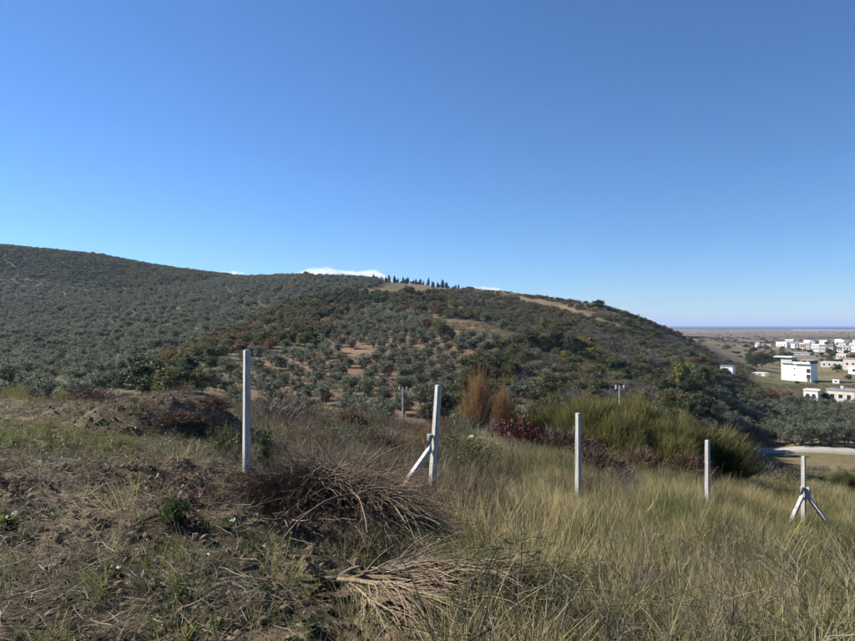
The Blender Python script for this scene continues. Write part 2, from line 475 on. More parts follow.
M['plaster_grey'] = solid_mat('grey_render', (0.33, 0.32, 0.31), (0.44, 0.43, 0.42), 0.6, 0.9)
M['plaster_pink'] = solid_mat('pinkish_render', (0.42, 0.36, 0.33), (0.52, 0.45, 0.42), 0.6, 0.9)
M['plaster_green'] = solid_mat('pale_green_render', (0.38, 0.42, 0.38), (0.46, 0.50, 0.45), 0.6, 0.9)
M['roof_grey'] = solid_mat('grey_roofing', (0.16, 0.16, 0.17), (0.26, 0.26, 0.27), 0.8, 0.8)
M['roof_tile'] = solid_mat('brown_roof_tiles', (0.14, 0.085, 0.065), (0.24, 0.15, 0.11), 1.5, 0.9)
M['roof_dark'] = solid_mat('dark_roofing', (0.05, 0.05, 0.055), (0.10, 0.10, 0.105), 0.8, 0.7)
M['roof_pale'] = solid_mat('pale_roofing', (0.45, 0.44, 0.43), (0.58, 0.57, 0.56), 0.8, 0.8)
M['metal'] = solid_mat('galvanised_metal', (0.30, 0.30, 0.30), (0.42, 0.42, 0.42), 3, 0.5)
M['ceramic'] = solid_mat('white_porcelain', (0.70, 0.70, 0.70), (0.80, 0.80, 0.80), 3, 0.3)
def glass_mat():
    m, nt, out = new_mat('window_glass')
    p = nt.nodes.new('ShaderNodeBsdfPrincipled')
    p.inputs['Base Color'].default_value = (0.03, 0.035, 0.04, 1); p.inputs['Roughness'].default_value = 0.12
    nt.links.new(p.outputs[0], out.inputs[0]); return m
M['glass'] = glass_mat()

def ground_mat():
    m, nt, out = new_mat('ground_cover')
    at = nt.nodes.new('ShaderNodeAttribute'); at.attribute_name = 'cover'
    geo = nt.nodes.new('ShaderNodeNewGeometry')
    pos = geo.outputs['Position']
    c = at.outputs['Color']
    big = noise_node(nt, 0.035, 5, 0.6, pos)
    c = mixc(nt, 1.0, c, ramp(nt, big, [(0.3, (0.72, 0.74, 0.76)), (0.7, (1.25, 1.22, 1.18))]), 'MULTIPLY')
    mid = noise_node(nt, 0.6, 5, 0.65, pos)
    c = mixc(nt, 1.0, c, ramp(nt, mid, [(0.3, (0.75, 0.75, 0.75)), (0.7, (1.22, 1.22, 1.22))]), 'MULTIPLY')
    fine = noise_node(nt, 14.0, 6, 0.75, pos)
    c = mixc(nt, 1.0, c, ramp(nt, fine, [(0.32, (0.55, 0.53, 0.5)), (0.5, (0.95, 0.95, 0.95)), (0.68, (1.5, 1.48, 1.42))]), 'MULTIPLY')
    p = nt.nodes.new('ShaderNodeBsdfPrincipled'); p.inputs['Roughness'].default_value = 1.0
    p.inputs['Specular IOR Level'].default_value = 0.1
    nt.links.new(c, p.inputs['Base Color'])
    b = nt.nodes.new('ShaderNodeBump'); b.inputs['Strength'].default_value = 1.0; b.inputs['Distance'].default_value = 0.045
    nt.links.new(noise_node(nt, 22.0, 6, 0.7, pos), b.inputs['Height'])
    nt.links.new(b.outputs[0], p.inputs['Normal'])
    nt.links.new(p.outputs[0], out.inputs[0])
    return m
M['ground'] = ground_mat()
def sea_mat():
    m, nt, out = new_mat('sea_water')
    p = nt.nodes.new('ShaderNodeBsdfPrincipled')
    p.inputs['Base Color'].default_value = (0.006, 0.028, 0.085, 1); p.inputs['Roughness'].default_value = 0.6
    p.inputs['Specular IOR Level'].default_value = 0.2
    geo = nt.nodes.new('ShaderNodeNewGeometry')
    b = nt.nodes.new('ShaderNodeBump'); b.inputs['Strength'].default_value = 1.0; b.inputs['Distance'].default_value = 1.0
    nt.links.new(noise_node(nt, 0.05, 6, 0.7, geo.outputs['Position']), b.inputs['Height'])
    nt.links.new(b.outputs[0], p.inputs['Normal'])
    nt.links.new(p.outputs[0], out.inputs[0]); return m
M['sea'] = sea_mat()
M['road'] = solid_mat('pale_gravel_road', (0.20, 0.19, 0.172), (0.28, 0.265, 0.245), 0.35, 0.95)

# ------------------------------------------------------------------ ground
def inpoly(px, py, poly):
    px, py = np.asarray(px), np.asarray(py)
    ins = np.zeros(px.shape, bool)
    for (x0, y0), (x1, y1) in zip(poly, poly[1:] + poly[:1]):
        c = ((y0 > py) != (y1 > py)) & (px < (x1 - x0) * (py - y0) / (y1 - y0 + 1e-9) + x0)
        ins ^= c
    return ins
GROVE = [(205,440),(215,372),(262,352),(318,352),(345,322),(380,305),(425,318),(452,330),(500,338),(498,352),(455,362),(448,395),(440,440)]
BARE1 = [(440,322),(470,321),(508,334),(503,345),(478,341),(446,333)]
BARE2 = [(340,349),(378,349),(376,364),(344,362)]
RIDGEFIELD = [(384,281),(460,284),(520,293),(600,303),(640,322),(600,318),(560,308),(500,298),(440,291),(400,287)]
PATH_STRIP = [(520,297),(560,304),(625,327),(640,334),(600,322),(556,309),(520,301)]

def build_ground():
    fine = np.arange(-43, 43.01, 0.25)
    az = np.radians(np.r_[np.arange(-180, -43, 3.0), fine, np.arange(44.5, 180, 3.0)])
    def seq(a, b, q): return np.exp(np.arange(math.log(a), math.log(b), q))
    D = np.r_[0.25, seq(0.5, 2.5, 0.08), seq(2.5, 24, 0.0065), seq(24, 60, 0.012), seq(60, 1200, 0.016), seq(1200, 60000, 0.05)]
    A, R = np.meshgrid(az, D)
    x, y = R * np.sin(A), R * np.cos(A)
    z = height(x, y)
    nA, nR = len(az), len(D)
    V = np.c_[x.ravel(), y.ravel(), z.ravel()]
    V = np.r_[V, [[0, 0, H(0.0, 0.01)]]]
    i = np.arange(nR - 1)[:, None] * nA; j = np.arange(nA)[None]; k = (j + 1) % nA
    f4 = np.stack([i + j, i + k, i + nA + k, i + nA + j], -1).reshape(-1, 4)[:, ::-1]
    f3 = np.c_[np.full(nA, len(V) - 1), (np.arange(nA) + 1) % nA, np.arange(nA)][:, ::-1]
    x, y, z = V.T
    Dh = np.hypot(x, y)
    px, py = pix(x, y, z)
    def m3(c): return np.array(c)[None, :]
    def lerp(a, b, w): return a * (1 - w[:, None]) + b * w[:, None]
    col = np.repeat(m3((0.105, 0.092, 0.052)), len(V), 0)                     # scrub hillside
    n1 = fbm(x / 25, y / 25, 4); n2 = fbm(x / 3 + 40, y / 3, 4); n3 = fbm(x / 90 + 3, y / 90, 3)
    col = lerp(col, m3((0.15, 0.12, 0.072)), smooth(-0.05, 0.2, n1))
    far = Dh > 50
    left = smooth(0, 60, 330 - px + 200 * n1)
    col = np.where(far[:, None], lerp(col, m3((0.105, 0.10, 0.06)), left * 0.8), col)
    def paint(poly, c, w=1.0):
        nonlocal col
        k = inpoly(px + 14 * n2 + 20 * n1, py + 7 * n2 + 6 * n1, poly) & far & (y > 0)
        col[k] = col[k] * (1 - w) + np.array(c) * w
    paint(GROVE, (0.175, 0.115, 0.073))
    paint(BARE1, (0.225, 0.145, 0.09)); paint(BARE2, (0.23, 0.155, 0.098))
    paint(RIDGEFIELD, (0.15, 0.113, 0.07), 0.85); paint(PATH_STRIP, (0.22, 0.165, 0.108), 0.7)
    # plain: strips of fields and scrub
    pl = smooth(0, 1, smooth(math.radians(15), math.radians(20), np.arctan2(x, y)) * smooth(95, 130, Dh)) 
    pl = np.maximum(pl, smooth(600, 1000, Dh))
    fld = fbm(x / 260 + 9, y / 90, 4)
    plain = lerp(np.repeat(m3((0.135, 0.105, 0.072)), len(V), 0), m3((0.20, 0.165, 0.11)), smooth(-0.12, 0.18, fld))
    plain = lerp(plain, m3((0.085, 0.078, 0.055)), smooth(0.08, 0.22, fbm(x / 420 + 3, y / 130 + 7, 4)))
    nearp = 1 - smooth(280, 520, Dh)
    plain = lerp(plain, m3((0.125, 0.125, 0.058)), nearp * smooth(-0.2, 0.15, n1))
    col = lerp(col, plain, pl)
    k = (Dh > 4300) & (Dh < 5000) & (px > 790); col[k] = (0.50, 0.47, 0.42)     # beach
    k = (y > 70) & (y < 121) & (px > 700); col[k] = col[k] * 0.3 + 0.7 * np.array((0.175, 0.135, 0.075))  # dry field by the road
    # foreground
    nearw = 1 - smooth(30, 50, Dh)
    soil = lerp(np.repeat(m3((0.165, 0.122, 0.078)), len(V), 0), m3((0.235, 0.18, 0.118)), smooth(-0.1, 0.2, n2))
    soil = lerp(soil, m3((0.085, 0.066, 0.046)), smooth(-0.05, 0.2, fbm(x * 1.3 + 60, y * 1.3, 4)))
    turf = lerp(np.repeat(m3((0.115, 0.098, 0.056)), len(V), 0), m3((0.085, 0.088, 0.042)), smooth(-0.1, 0.15, n2))
    rightw = smooth(-0.2, 1.4, x - 0.10 * y + 1.2 * n2)
    col = lerp(col, lerp(soil, turf, rightw), nearw)
    me = make_mesh('ground', V, [f4, f3], M['ground'], None, True, col * 0.76)
    return tag(obj('ground', me), kind='structure')
build_ground()

# sea: one sheet beyond the plain
acc = Acc()
a = np.linspace(-1.2, 1.2, 60)
for r0, r1 in ((4600, 9000), (9000, 14000), (14000, 25000), (25000, 58000)):
    V = np.r_[np.c_[np.sin(a) * r0, np.cos(a) * r0, np.full(60, -31.0)], np.c_[np.sin(a) * r1, np.cos(a) * r1, np.full(60, -31.0)]]
    j = np.arange(59)
    acc.add(V, f4=np.c_[j, j + 60, j + 61, j + 1])
tag(obj('sea', acc.mesh('sea', M['sea'])), kind='structure')

# road on the plain, a raised pale gravel strip following the ground
def build_road():
    pts = [at_depth(q, w) for q, w in ((715, 133), (735, 131), (770, 129), (812, 126), (860, 122.5), (930, 118), (1010, 113))]
    P = np.array(pts)[:, :2]
    t = np.linspace(0, len(P) - 1, 60)
    Q = np.c_[np.interp(t, np.arange(len(P)), P[:, 0]), np.interp(t, np.arange(len(P)), P[:, 1])]
    T = norm(np.gradient(Q, axis=0)); Nn = np.c_[-T[:, 1], T[:, 0]]
    acc = Acc()
    offs = [-3.0, -2.3, 2.3, 3.0]
    rows = []
    for o_ in offs:
        q = Q + Nn * o_
        h = height(q[:, 0], q[:, 1]) if abs(o_) > 2.5 else np.maximum(height(q[:, 0], q[:, 1]), height(Q[:, 0], Q[:, 1]))
        rows.append(np.c_[q, h + (0.35 if abs(o_) < 2.5 else -0.4)])
    V = np.concatenate(rows); j = np.arange(59)
    for r_ in range(3):
        acc.add(V[r_ * 60:(r_ + 2) * 60], f4=np.c_[j, j + 60, j + 61, j + 1][:, ::-1])
    o = tag(obj('road', acc.mesh('road', M['road'])), kind='structure')
build_road()

# ------------------------------------------------------------------ tree and shrub shapes
def crown_acc(seed, R, zc, nclump, per, size, crad, aspect=0.42, zmin=-0.75, acc=None):
    r = np.random.default_rng(seed)
    acc = acc or Acc()
    d = norm(r.normal(size=(nclump * 3, 3)))
    d = d[d[:, 2] > zmin][:nclump]
    lob = 0.82 + 0.36 * r.random(len(d))
    c = d * (r.random((len(d), 1)) ** 0.45) * lob[:, None] * np.array(R) * 0.86 + np.array([0, 0, zc])
    tc = 0.5 + 0.28 * r.normal(size=len(d))
    n = per * len(d)
    k = np.repeat(np.arange(len(d)), per)
    off = norm(r.normal(size=(n, 3))) * (r.random((n, 1)) ** 0.5) * crad * (0.7 + 0.6 * r.random((len(d), 1)))[k]
    off[:, 2] *= 0.75
    P = c[k] + off
    leaves(acc, P, size * (0.6 + 0.8 * r.random(n)), aspect, np.clip(tc[k] + 0.16 * r.normal(size=n), 0, 1), 0.35, r, norm(off) * 0.8)
    return acc, c
def trunk_acc(seed, h, rad, targets, stems=1, t=0.5):
    r = np.random.default_rng(seed + 500)
    acc = Acc()
    tops = []
    for s_ in range(stems):
        a = r.random() * 6.28
        lean = 0.12 + 0.25 * (stems > 1)
        d0 = np.array([[math.cos(a) * lean, math.sin(a) * lean, 1.0]])
        b = np.array([[math.cos(a), math.sin(a), 0]]) * rad * 0.6 * (stems > 1)
        b[0, 2] = -0.25
        P = curve_paths(b, norm(d0), np.array([h + 0.25]), 5, 0.10, r)
        tubes(acc, P, np.linspace(1.25, 0.75, 5)[None] * rad * (0.75 if stems > 1 else 1), t, 6)
        tops.append(P[0, -1])
    tops = np.array(tops)
    tg = targets[r.permutation(len(targets))[:14]]
    st = tops[r.integers(0, len(tops), len(tg))]
    w = np.linspace(0, 1, 5)[None, :, None]
    P = st[:, None] * (1 - w) + tg[:, None] * w
    P[:, 1:4] += r.normal(size=(len(tg), 3, 3)) * 0.12 * np.linalg.norm(tg - st, axis=1)[:, None, None] * 0.6
    tubes(acc, P, np.linspace(0.5, 0.12, 5)[None] * rad * np.ones((len(tg), 1)), t, 4)
    return acc

KIND = {}
def add_kind(key, mat, height_m, variants):
    KIND[key] = dict(mat=mat, h=height_m, var=[])
    for ca, ta in variants:
        KIND[key]['var'].append((ca.mesh(key + '_crown', M[mat]), ta.mesh(key + '_trunk', M['bark']) if ta else None))
def tree_variants(n, seed, R, zc, nclump, per, size, crad, th, trad, stems=1, aspect=0.42, zmin=-0.75):
    out = []
    for i in range(n):
        r = np.random.default_rng(seed + i)
        Rv = np.array(R) * (0.88 + 0.24 * r.random(3))
        ca, c = crown_acc(seed + i, Rv, zc, nclump, per, size, crad, aspect, zmin)
        out.append((ca, trunk_acc(seed + i, th, trad, c, stems)))
    return out
add_kind('olive', 'olive', 4.3, tree_variants(6, 10, (2.15, 2.15, 1.85), 2.35, 62, 56, 0.13, 0.58, 0.7, 0.16, 2, 0.38, -0.9))
add_kind('dark', 'dark_leaf', 6.0, tree_variants(4, 30, (2.7, 2.7, 2.75), 3.1, 64, 56, 0.17, 0.75, 1.4, 0.16, 1, 0.5, -0.85))
add_kind('mid', 'mid_leaf', 6.0, tree_variants(4, 40, (2.6, 2.6, 2.6), 3.2, 60, 52, 0.16, 0.75, 1.5, 0.14, 1, 0.5, -0.85))
add_kind('rust', 'rust_leaf', 6.0, tree_variants(3, 50, (2.5, 2.5, 2.5), 3.2, 56, 48, 0.15, 0.75, 1.5, 0.14, 1, 0.5, -0.85))
add_kind('yellow', 'yellow_leaf', 4.0, tree_variants(2, 60, (2.0, 2.0, 1.8), 2.1, 30, 50, 0.15, 0.6, 0.8, 0.09, 2, 0.5, -0.9))
add_kind('lime', 'lime_leaf', 5.0, tree_variants(2, 64, (2.4, 2.4, 2.2), 2.7, 36, 52, 0.17, 0.7, 0.9, 0.1, 2, 0.5, -0.9))
def shrub_variants(n, seed, per=42):
    return [(crown_acc(seed + i, (1.25, 1.25, 0.85), 0.75, 26, per, 0.105, 0.42, 0.5, -0.7)[0], None) for i in range(n)]
add_kind('shrub_dark', 'dark_leaf', 1.6, shrub_variants(3, 70))
add_kind('shrub_mid', 'mid_leaf', 1.6, shrub_variants(4, 75))
add_kind('shrub_rust', 'rust_leaf', 1.6, shrub_variants(2, 80))
add_kind('shrub_olive', 'olive', 1.6, shrub_variants(2, 84))

def cypress_acc(seed):
    r = np.random.default_rng(seed)
    n = 900
    z = r.random(n) ** 0.8
    w = 0.11 * np.sin(np.clip(z * 1.02 + 0.03, 0, 1) * math.pi) ** 0.7 * (1 - 0.35 * z) * (0.7 + 0.4 * r.random(n))
    a = r.random(n) * 6.283
    acc = Acc()
    leaves(acc, np.c_[np.cos(a) * w, np.sin(a) * w, z], 0.035 * (0.6 + r.random(n)), 0.4, r.random(n), 0.2, r)
    ta = Acc(); tubes(ta, np.array([[[0, 0, -0.03], [0, 0, 0.2], [0, 0, 0.5]]]), np.array([[0.02, 0.016, 0.008]]), 0.5, 5)
    return acc, ta
add_kind('cypress', 'cypress', 1.0, [cypress_acc(90 + i) for i in range(3)])

def bare_acc(seed, n=60, spread=1.0, K=5, wid=0.03, sub=7):
    """bare or twiggy bush of unit height and radius"""
    r = np.random.default_rng(seed)
    a = r.random(n) * 6.283
    u = r.random(n) ** 0.7
    d = np.c_[np.cos(a) * u * spread, np.sin(a) * u * spread, np.ones(n) * (1.05 - 0.5 * u)]
    L = 0.85 + 0.3 * r.random(n)
    base = np.c_[np.cos(a) * 0.12 * u, np.sin(a) * 0.12 * u, np.full(n, -0.08)]
    P = curve_paths(base, norm(d), L * (1.05 - 0.25 * u), K, 0.10, r, 0.02)
    acc = Acc()
    t0 = np.clip(0.45 + 0.2 * r.normal(size=n), 0, 1)
    ribbons(acc, P, np.linspace(1, 0.35, K)[None] * wid * np.ones((n, 1)), t0, r)
    k = np.repeat(np.arange(n), sub)
    f = 0.35 + 0.6 * r.random(n * sub)
    q = f * (K - 1); i0 = np.minimum(q.astype(int), K - 2); w = (q - i0)[:, None]
    B = P[k, i0] * (1 - w) + P[k, i0 + 1] * w
    dd = norm(P[k, i0 + 1] - P[k, i0]) + 0.55 * r.normal(size=(n * sub, 3))
    P2 = curve_paths(B, norm(dd), 0.18 + 0.22 * r.random(n * sub), 4, 0.15, r, 0.03)
    ribbons(acc, P2, np.linspace(0.6, 0.25, 4)[None] * wid * np.ones((n * sub, 1)), np.clip(t0[k] + 0.15 * r.normal(size=n * sub), 0, 1), r)
    return acc
def broom_acc(seed, n=11000, spread=1.0, wid=0.0065, erect=0.35):
    r = np.random.default_rng(seed)
    a = r.random(n) * 6.283
    u = np.sqrt(r.random(n))
    lob = 0.85 + 0.15 * np.sin(a * 3 + seed) + 0.10 * np.sin(a * 5 + 2 * seed)
    tip = np.c_[np.cos(a) * u * spread * lob, np.sin(a) * u * spread * lob, np.sqrt(np.maximum(1 - u ** 2 * 0.85, 0.05))]
    tip *= (0.62 + 0.40 * r.random((n, 1))) * (0.86 + 0.5 * fbm(np.cos(a) * u * 2.2 + 3 * seed, np.sin(a) * u * 2.2, 3) + 0.1)[:, None]
    s = 0.58 + 0.32 * r.random((n, 1))
    st = tip * s * np.array([0.92, 0.92, 0.85])
    d = norm((tip - st) + np.array([0, 0, erect * 0.4]))
    P = curve_paths(st, d, np.linalg.norm(tip - st, axis=1) * 1.05, 4, 0.22, r, 0.0)
    acc = Acc()
    cl = 0.5 + 1.1 * fbm(np.cos(a) * u * 3 + seed, np.sin(a) * u * 3, 3)
    ribbons(acc, P, np.array([1, 0.9, 0.7, 0.3])[None] * wid * np.ones((n, 1)), np.clip(cl + 0.16 * r.normal(size=n), 0, 1), r)
    b = bare_acc(seed + 1, 26, spread, 5, wid * 1.6, 2)
    acc.add(np.concatenate(b.v) * np.array([0.85, 0.85, 0.8]), f4=np.concatenate(b.f4), t=0.12)
    return acc
add_kind('bare_grey', 'grey_twig', 1.0, [(bare_acc(100 + i, 90, 1.0, 5, 0.018, 10), None) for i in range(3)])
add_kind('bare_brown', 'brown_twig', 1.0, [(bare_acc(105 + i, 80, 1.0, 5, 0.022, 9), None) for i in range(3)])
add_kind('dense_dry', 'brown_twig', 1.0, [(bare_acc(112 + i, 260, 1.0, 5, 0.018, 13), None) for i in range(2)])
add_kind('bare_pale', 'pale_twig', 1.0, [(bare_acc(108 + i, 90, 0.9, 5, 0.016, 6), None) for i in range(2)])

def place_tree(name, kind, p, h, label, cat, group, width=None, seed=0, part_names=('crown', 'trunk'), sink=0.0):
    k = KIND[kind]
    cm, tm = k['var'][seed % len(k['var'])]
    s = h / k['h']
    sw = s * (width or 1.0)
    o = thing(name, (p[0], p[1], p[2] - sink), label, cat, group, (seed * 2.399) % 6.283, (sw, sw, s))
    obj(part_names[0], cm, o)
    if tm: obj(part_names[1], tm, o)
    return o

def visible(x, y, z):
    """does the ground leave this point in view of the camera"""
    t = np.linspace(0.02, 0.985, 90)[None]
    X, Y, Z = x[:, None] * t, y[:, None] * t, z[:, None] * t
    return ((Z - height(X, Y, False)) > -0.1).all(1)

# ------------------------------------------------------------------ olive groves of the hill
BAND = [(108,440),(118,392),(165,362),(245,328),(300,302),(362,290),(432,288),(446,308),(425,318),(380,305),(345,322),(318,352),(262,352),(215,372),(205,396),(205,440)]
TOPWOOD = [(-330,170),(0,233),(130,260),(205,271),(235,276),(200,284),(120,290),(60,284),(0,276),(-330,262)]
LEFTHILL = [(-330,170),(0,233),(100,257),(200,270),(300,274),(372,276),(384,284),(362,292),(300,303),(245,329),(165,363),(118,393),(105,440),(-330,440)]
PLAINROW = [(684,446),(693,420),(742,409),(800,411),(880,417),(890,452),(735,444),(705,438)]

def grid(spacing, xr, yr, rot, jit, r):
    n = int(max(xr[1] - xr[0], yr[1] - yr[0]) * 1.5 / spacing)
    g = (np.arange(n) - n / 2) * spacing
    gx, gy = np.meshgrid(g, g)
    c, s = math.cos(rot), math.sin(rot)
    x = gx.ravel() * c - gy.ravel() * s + sum(xr) / 2; y = gx.ravel() * s + gy.ravel() * c + sum(yr) / 2
    x = x + r.normal(size=x.size) * jit; y = y + r.normal(size=x.size) * jit
    k = (x > xr[0]) & (x < xr[1]) & (y > yr[0]) & (y < yr[1])
    return x[k], y[k]
r = np.random.default_rng(21)
x, y = grid(6.8, (-60, 60), (80, 330), 0.5, 0.42, r)
z = height(x, y); px, py = pix(x, y, z)
k = inpoly(px, py, GROVE) & ~inpoly(px, py, BARE1) & ~inpoly(px, py, BARE2) & visible(x, y, z + 3.5) & (r.random(x.size) > 0.05)
grove = [(a, b, c, 'grove') for a, b, c in zip(x[k], y[k], z[k])]
x, y = grid(6.3, (-10, 190), (110, 200), 0.25, 0.9, r)
x2, y2 = grid(4.6, (40, 150), (125, 190), -0.1, 0.6, r)
z2 = height(x2, y2); px, py = pix(x2, y2, z2)
k = inpoly(px, py, PLAINROW) & visible(x2, y2, z2 + 3.5)
plain_olives = [(a, b, c, 'plain') for a, b, c in zip(x2[k], y2[k], z2[k])]
x, y = grid(5.9, (-1150, 60), (85, 1050), 0.35, 1.35, r)
z = height(x, y); px, py = pix(x, y, z)
gap = fbm(x / 45 + 8, y / 45, 3)
k = inpoly(px, py, LEFTHILL) & ~inpoly(px, py, TOPWOOD) & ~inpoly(px, py, BAND) & ~inpoly(px, py, GROVE) & visible(x, y, z + 4.2) & (px > -260) & (gap < 0.26)
hill = [(a, b, c, 'hill') for a, b, c in zip(x[k], y[k], z[k])]
allol = sorted(grove + plain_olives + hill, key=lambda q: math.hypot(q[0], q[1]) + (5000 if not -12 < CX + F * q[0] / q[1] < 867 else 0))
LBL = {'grove': ('rounded grey-green olive tree on bare reddish soil in the middle slope grove', 'olive trees of the bare-soil grove'),
       'plain': ('bushy grey-green olive tree in the dense row above the pale gravel road', 'olive trees along the gravel road'),
       'hill': ('grey-green olive tree low on the wooded left hillside', 'olive trees at the foot of the left hill')}
print('olives', len(grove), len(plain_olives), len(hill))
for i, (a, b, c, w) in enumerate(allol[:300]):
    s = 0.82 + 0.36 * r.random()
    place_tree('olive_tree', 'olive', (a, b, c - 0.05), 4.3 * s * {'plain': 1.12, 'grove': 0.84, 'hill': 0.95}[w], LBL[w][0], 'olive tree', LBL[w][1], 0.9 + 0.25 * r.random(), int(r.integers(0, 600)))
def joined(key, var=None):
    """crown and trunk of a kind as one mesh, for masses of far trees"""
    out = []
    for cm, tm in KIND[key]['var']:
        out.append(cm)
    return out
rest = np.array([q[:3] for q in allol[300:]])
n = len(rest)
s = 0.68 + 0.62 * r.random(n)
scatter('olive_grove', joined('olive'), rest - np.array([0, 0, 0.5]), np.c_[np.zeros((n, 2)), r.random(n) * 6.283], np.c_[s * 1.08, s * 1.08, s],
        'grey-green olive groves covering the big hillside on the left', 'olive grove')
# dark wood along the crest of the left hill
x, y = grid(6.5, (-1150, -100), (450, 1150), 0.2, 1.8, r)
z = height(x, y); px, py = pix(x, y, z)
k = inpoly(px, py, TOPWOOD) & visible(x, y, z + 5)
n = k.sum(); s = 0.75 + 0.5 * r.random(n)
scatter('crest_wood', joined('dark') + joined('mid'), np.c_[x[k], y[k], z[k] - 0.9], np.c_[np.zeros((n, 2)), r.random(n) * 6.283], np.c_[s * 1.25, s * 1.25, s * 0.9],
        'dark green wood along the crest of the left hill', 'wood')

# ------------------------------------------------------------------ mixed belt of autumn trees on the slope
x, y = grid(6.2, (-110, 60), (85, 420), 0.9, 1.7, r)
z = height(x, y); px, py = pix(x, y, z)
k = inpoly(px, py, BAND) & visible(x, y, z + 5)
NM = {'dark': ('evergreen_tree', 'dark evergreen tree', 'tree'), 'mid': ('oak_tree', 'dull green broadleaf tree', 'tree'),
      'rust': ('autumn_tree', 'rust brown autumn tree', 'tree'), 'olive': ('olive_tree', 'wild grey-green olive tree', 'olive tree'),
      'lime': ('lime_green_tree', 'yellow green broadleaf tree', 'tree'), 'yellow': ('yellow_tree', 'golden yellow autumn tree', 'tree'),
      'bare_grey': ('bare_shrub', 'bare grey twiggy thicket', 'shrub'), 'shrub_dark': ('dark_shrub', 'dark green shrub', 'shrub'),
      'shrub_mid': ('green_shrub', 'dull green shrub', 'shrub'), 'bare_brown': ('bare_brown_shrub', 'bare brown twiggy thicket', 'shrub'), 'shrub_rust': ('rust_shrub', 'rust brown shrub', 'shrub')}
for a, b, c, q, w in zip(x[k], y[k], z[k], px[k], py[k]):
    f = 0.44 + 0.34 * sum(math.exp(-((q - a_) / b_) ** 2 - ((w - c_) / d_) ** 2) for a_, b_, c_, d_ in ((292, 26, 318, 11), (250, 24, 333, 9), (165, 20, 354, 10), (395, 14, 303, 6), (215, 20, 345, 8))) + 1.3 * float(fbm(np.array([a / 22]), np.array([b / 22 + 4]), 3)[0]) + 0.12 * r.normal()
    kind = 'dark' if f < 0.40 else ('mid' if f < 0.72 else 'rust')
    h = (3.6 + 2.2 * r.random()) * (1.0 if kind != 'rust' else 0.9)
    place_tree(NM[kind][0], kind, (a, b, c - 0.3), h, NM[kind][1] + ' in the mixed belt above the bare-soil grove', 'tree', NM[kind][1] + 's of the mixed belt', 1.0 + 0.3 * r.random(), int(r.integers(0, 600)))

# ------------------------------------------------------------------ scrub and single trees on the middle and right slopes
SCRUB = [(440,420),(448,395),(455,362),(498,352),(515,333),(470,319),(440,318),(430,290),(470,289),(560,300),(605,307),(660,326),(720,343),(760,345),(760,368),(735,385),(690,372),(700,425),(690,470),(440,470)]
x, y = grid(2.7, (-5, 160), (62, 560), 0.3, 1.2, r)
z = height(x, y); px, py = pix(x, y, z)
dens = 0.5 + 1.3 * fbm(x / 18 + 2, y / 18, 4)
k = inpoly(px, py, SCRUB) & ~inpoly(px, py, PATH_STRIP) & visible(x, y, z + 1.5) & (r.random(x.size) < np.clip(dens * 1.7 - 0.05, 0.2, 1) * np.where(inpoly(px, py, RIDGEFIELD), 0.6, 1) * np.where((px > 655) & (py < 372), 0.30, 1))
P = np.c_[x[k], y[k], z[k] - 0.15]; n = len(P)
kindf = fbm(P[:, 0] / 9 + 70, P[:, 1] / 9, 3) + 0.10 * r.normal(size=n)
s = (0.6 + 0.75 * r.random(n)) * (0.85 + 0.4 * r.random(n)) * np.where(P[:, 1] < 190, 1.2, 1.0)
groups = [('shrub_dark', -9, -0.16, 'dark evergreen scrub dotted over the right-hand slope', 'dark_scrub'), ('shrub_mid', -0.16, 0.06, 'dull green scrub covering the right-hand slope', 'green_scrub'),
          ('shrub_rust', 0.06, 0.10, 'rust brown scrub on the right-hand slope', 'brown_scrub'), ('shrub_olive', 0.10, 0.15, 'grey-green scrub on the right-hand slope', 'grey_green_scrub'), ('bare_grey', 0.15, 9, 'bare grey twiggy scrub on the right-hand slope', 'bare_scrub')]
for key, lo, hi, lab, nm in groups:
    q = (kindf >= lo) & (kindf < hi)
    m = q.sum()
    if not m: continue
    ss = s[q] * (1.6 if key == 'bare_grey' else 1.0)
    scatter(nm, joined(key), P[q], np.c_[np.zeros((m, 2)), r.random(m) * 6.283], np.c_[ss * 1.15, ss * 1.15, ss * (1.0 if key != 'bare_grey' else 0.9)], lab, 'scrub')

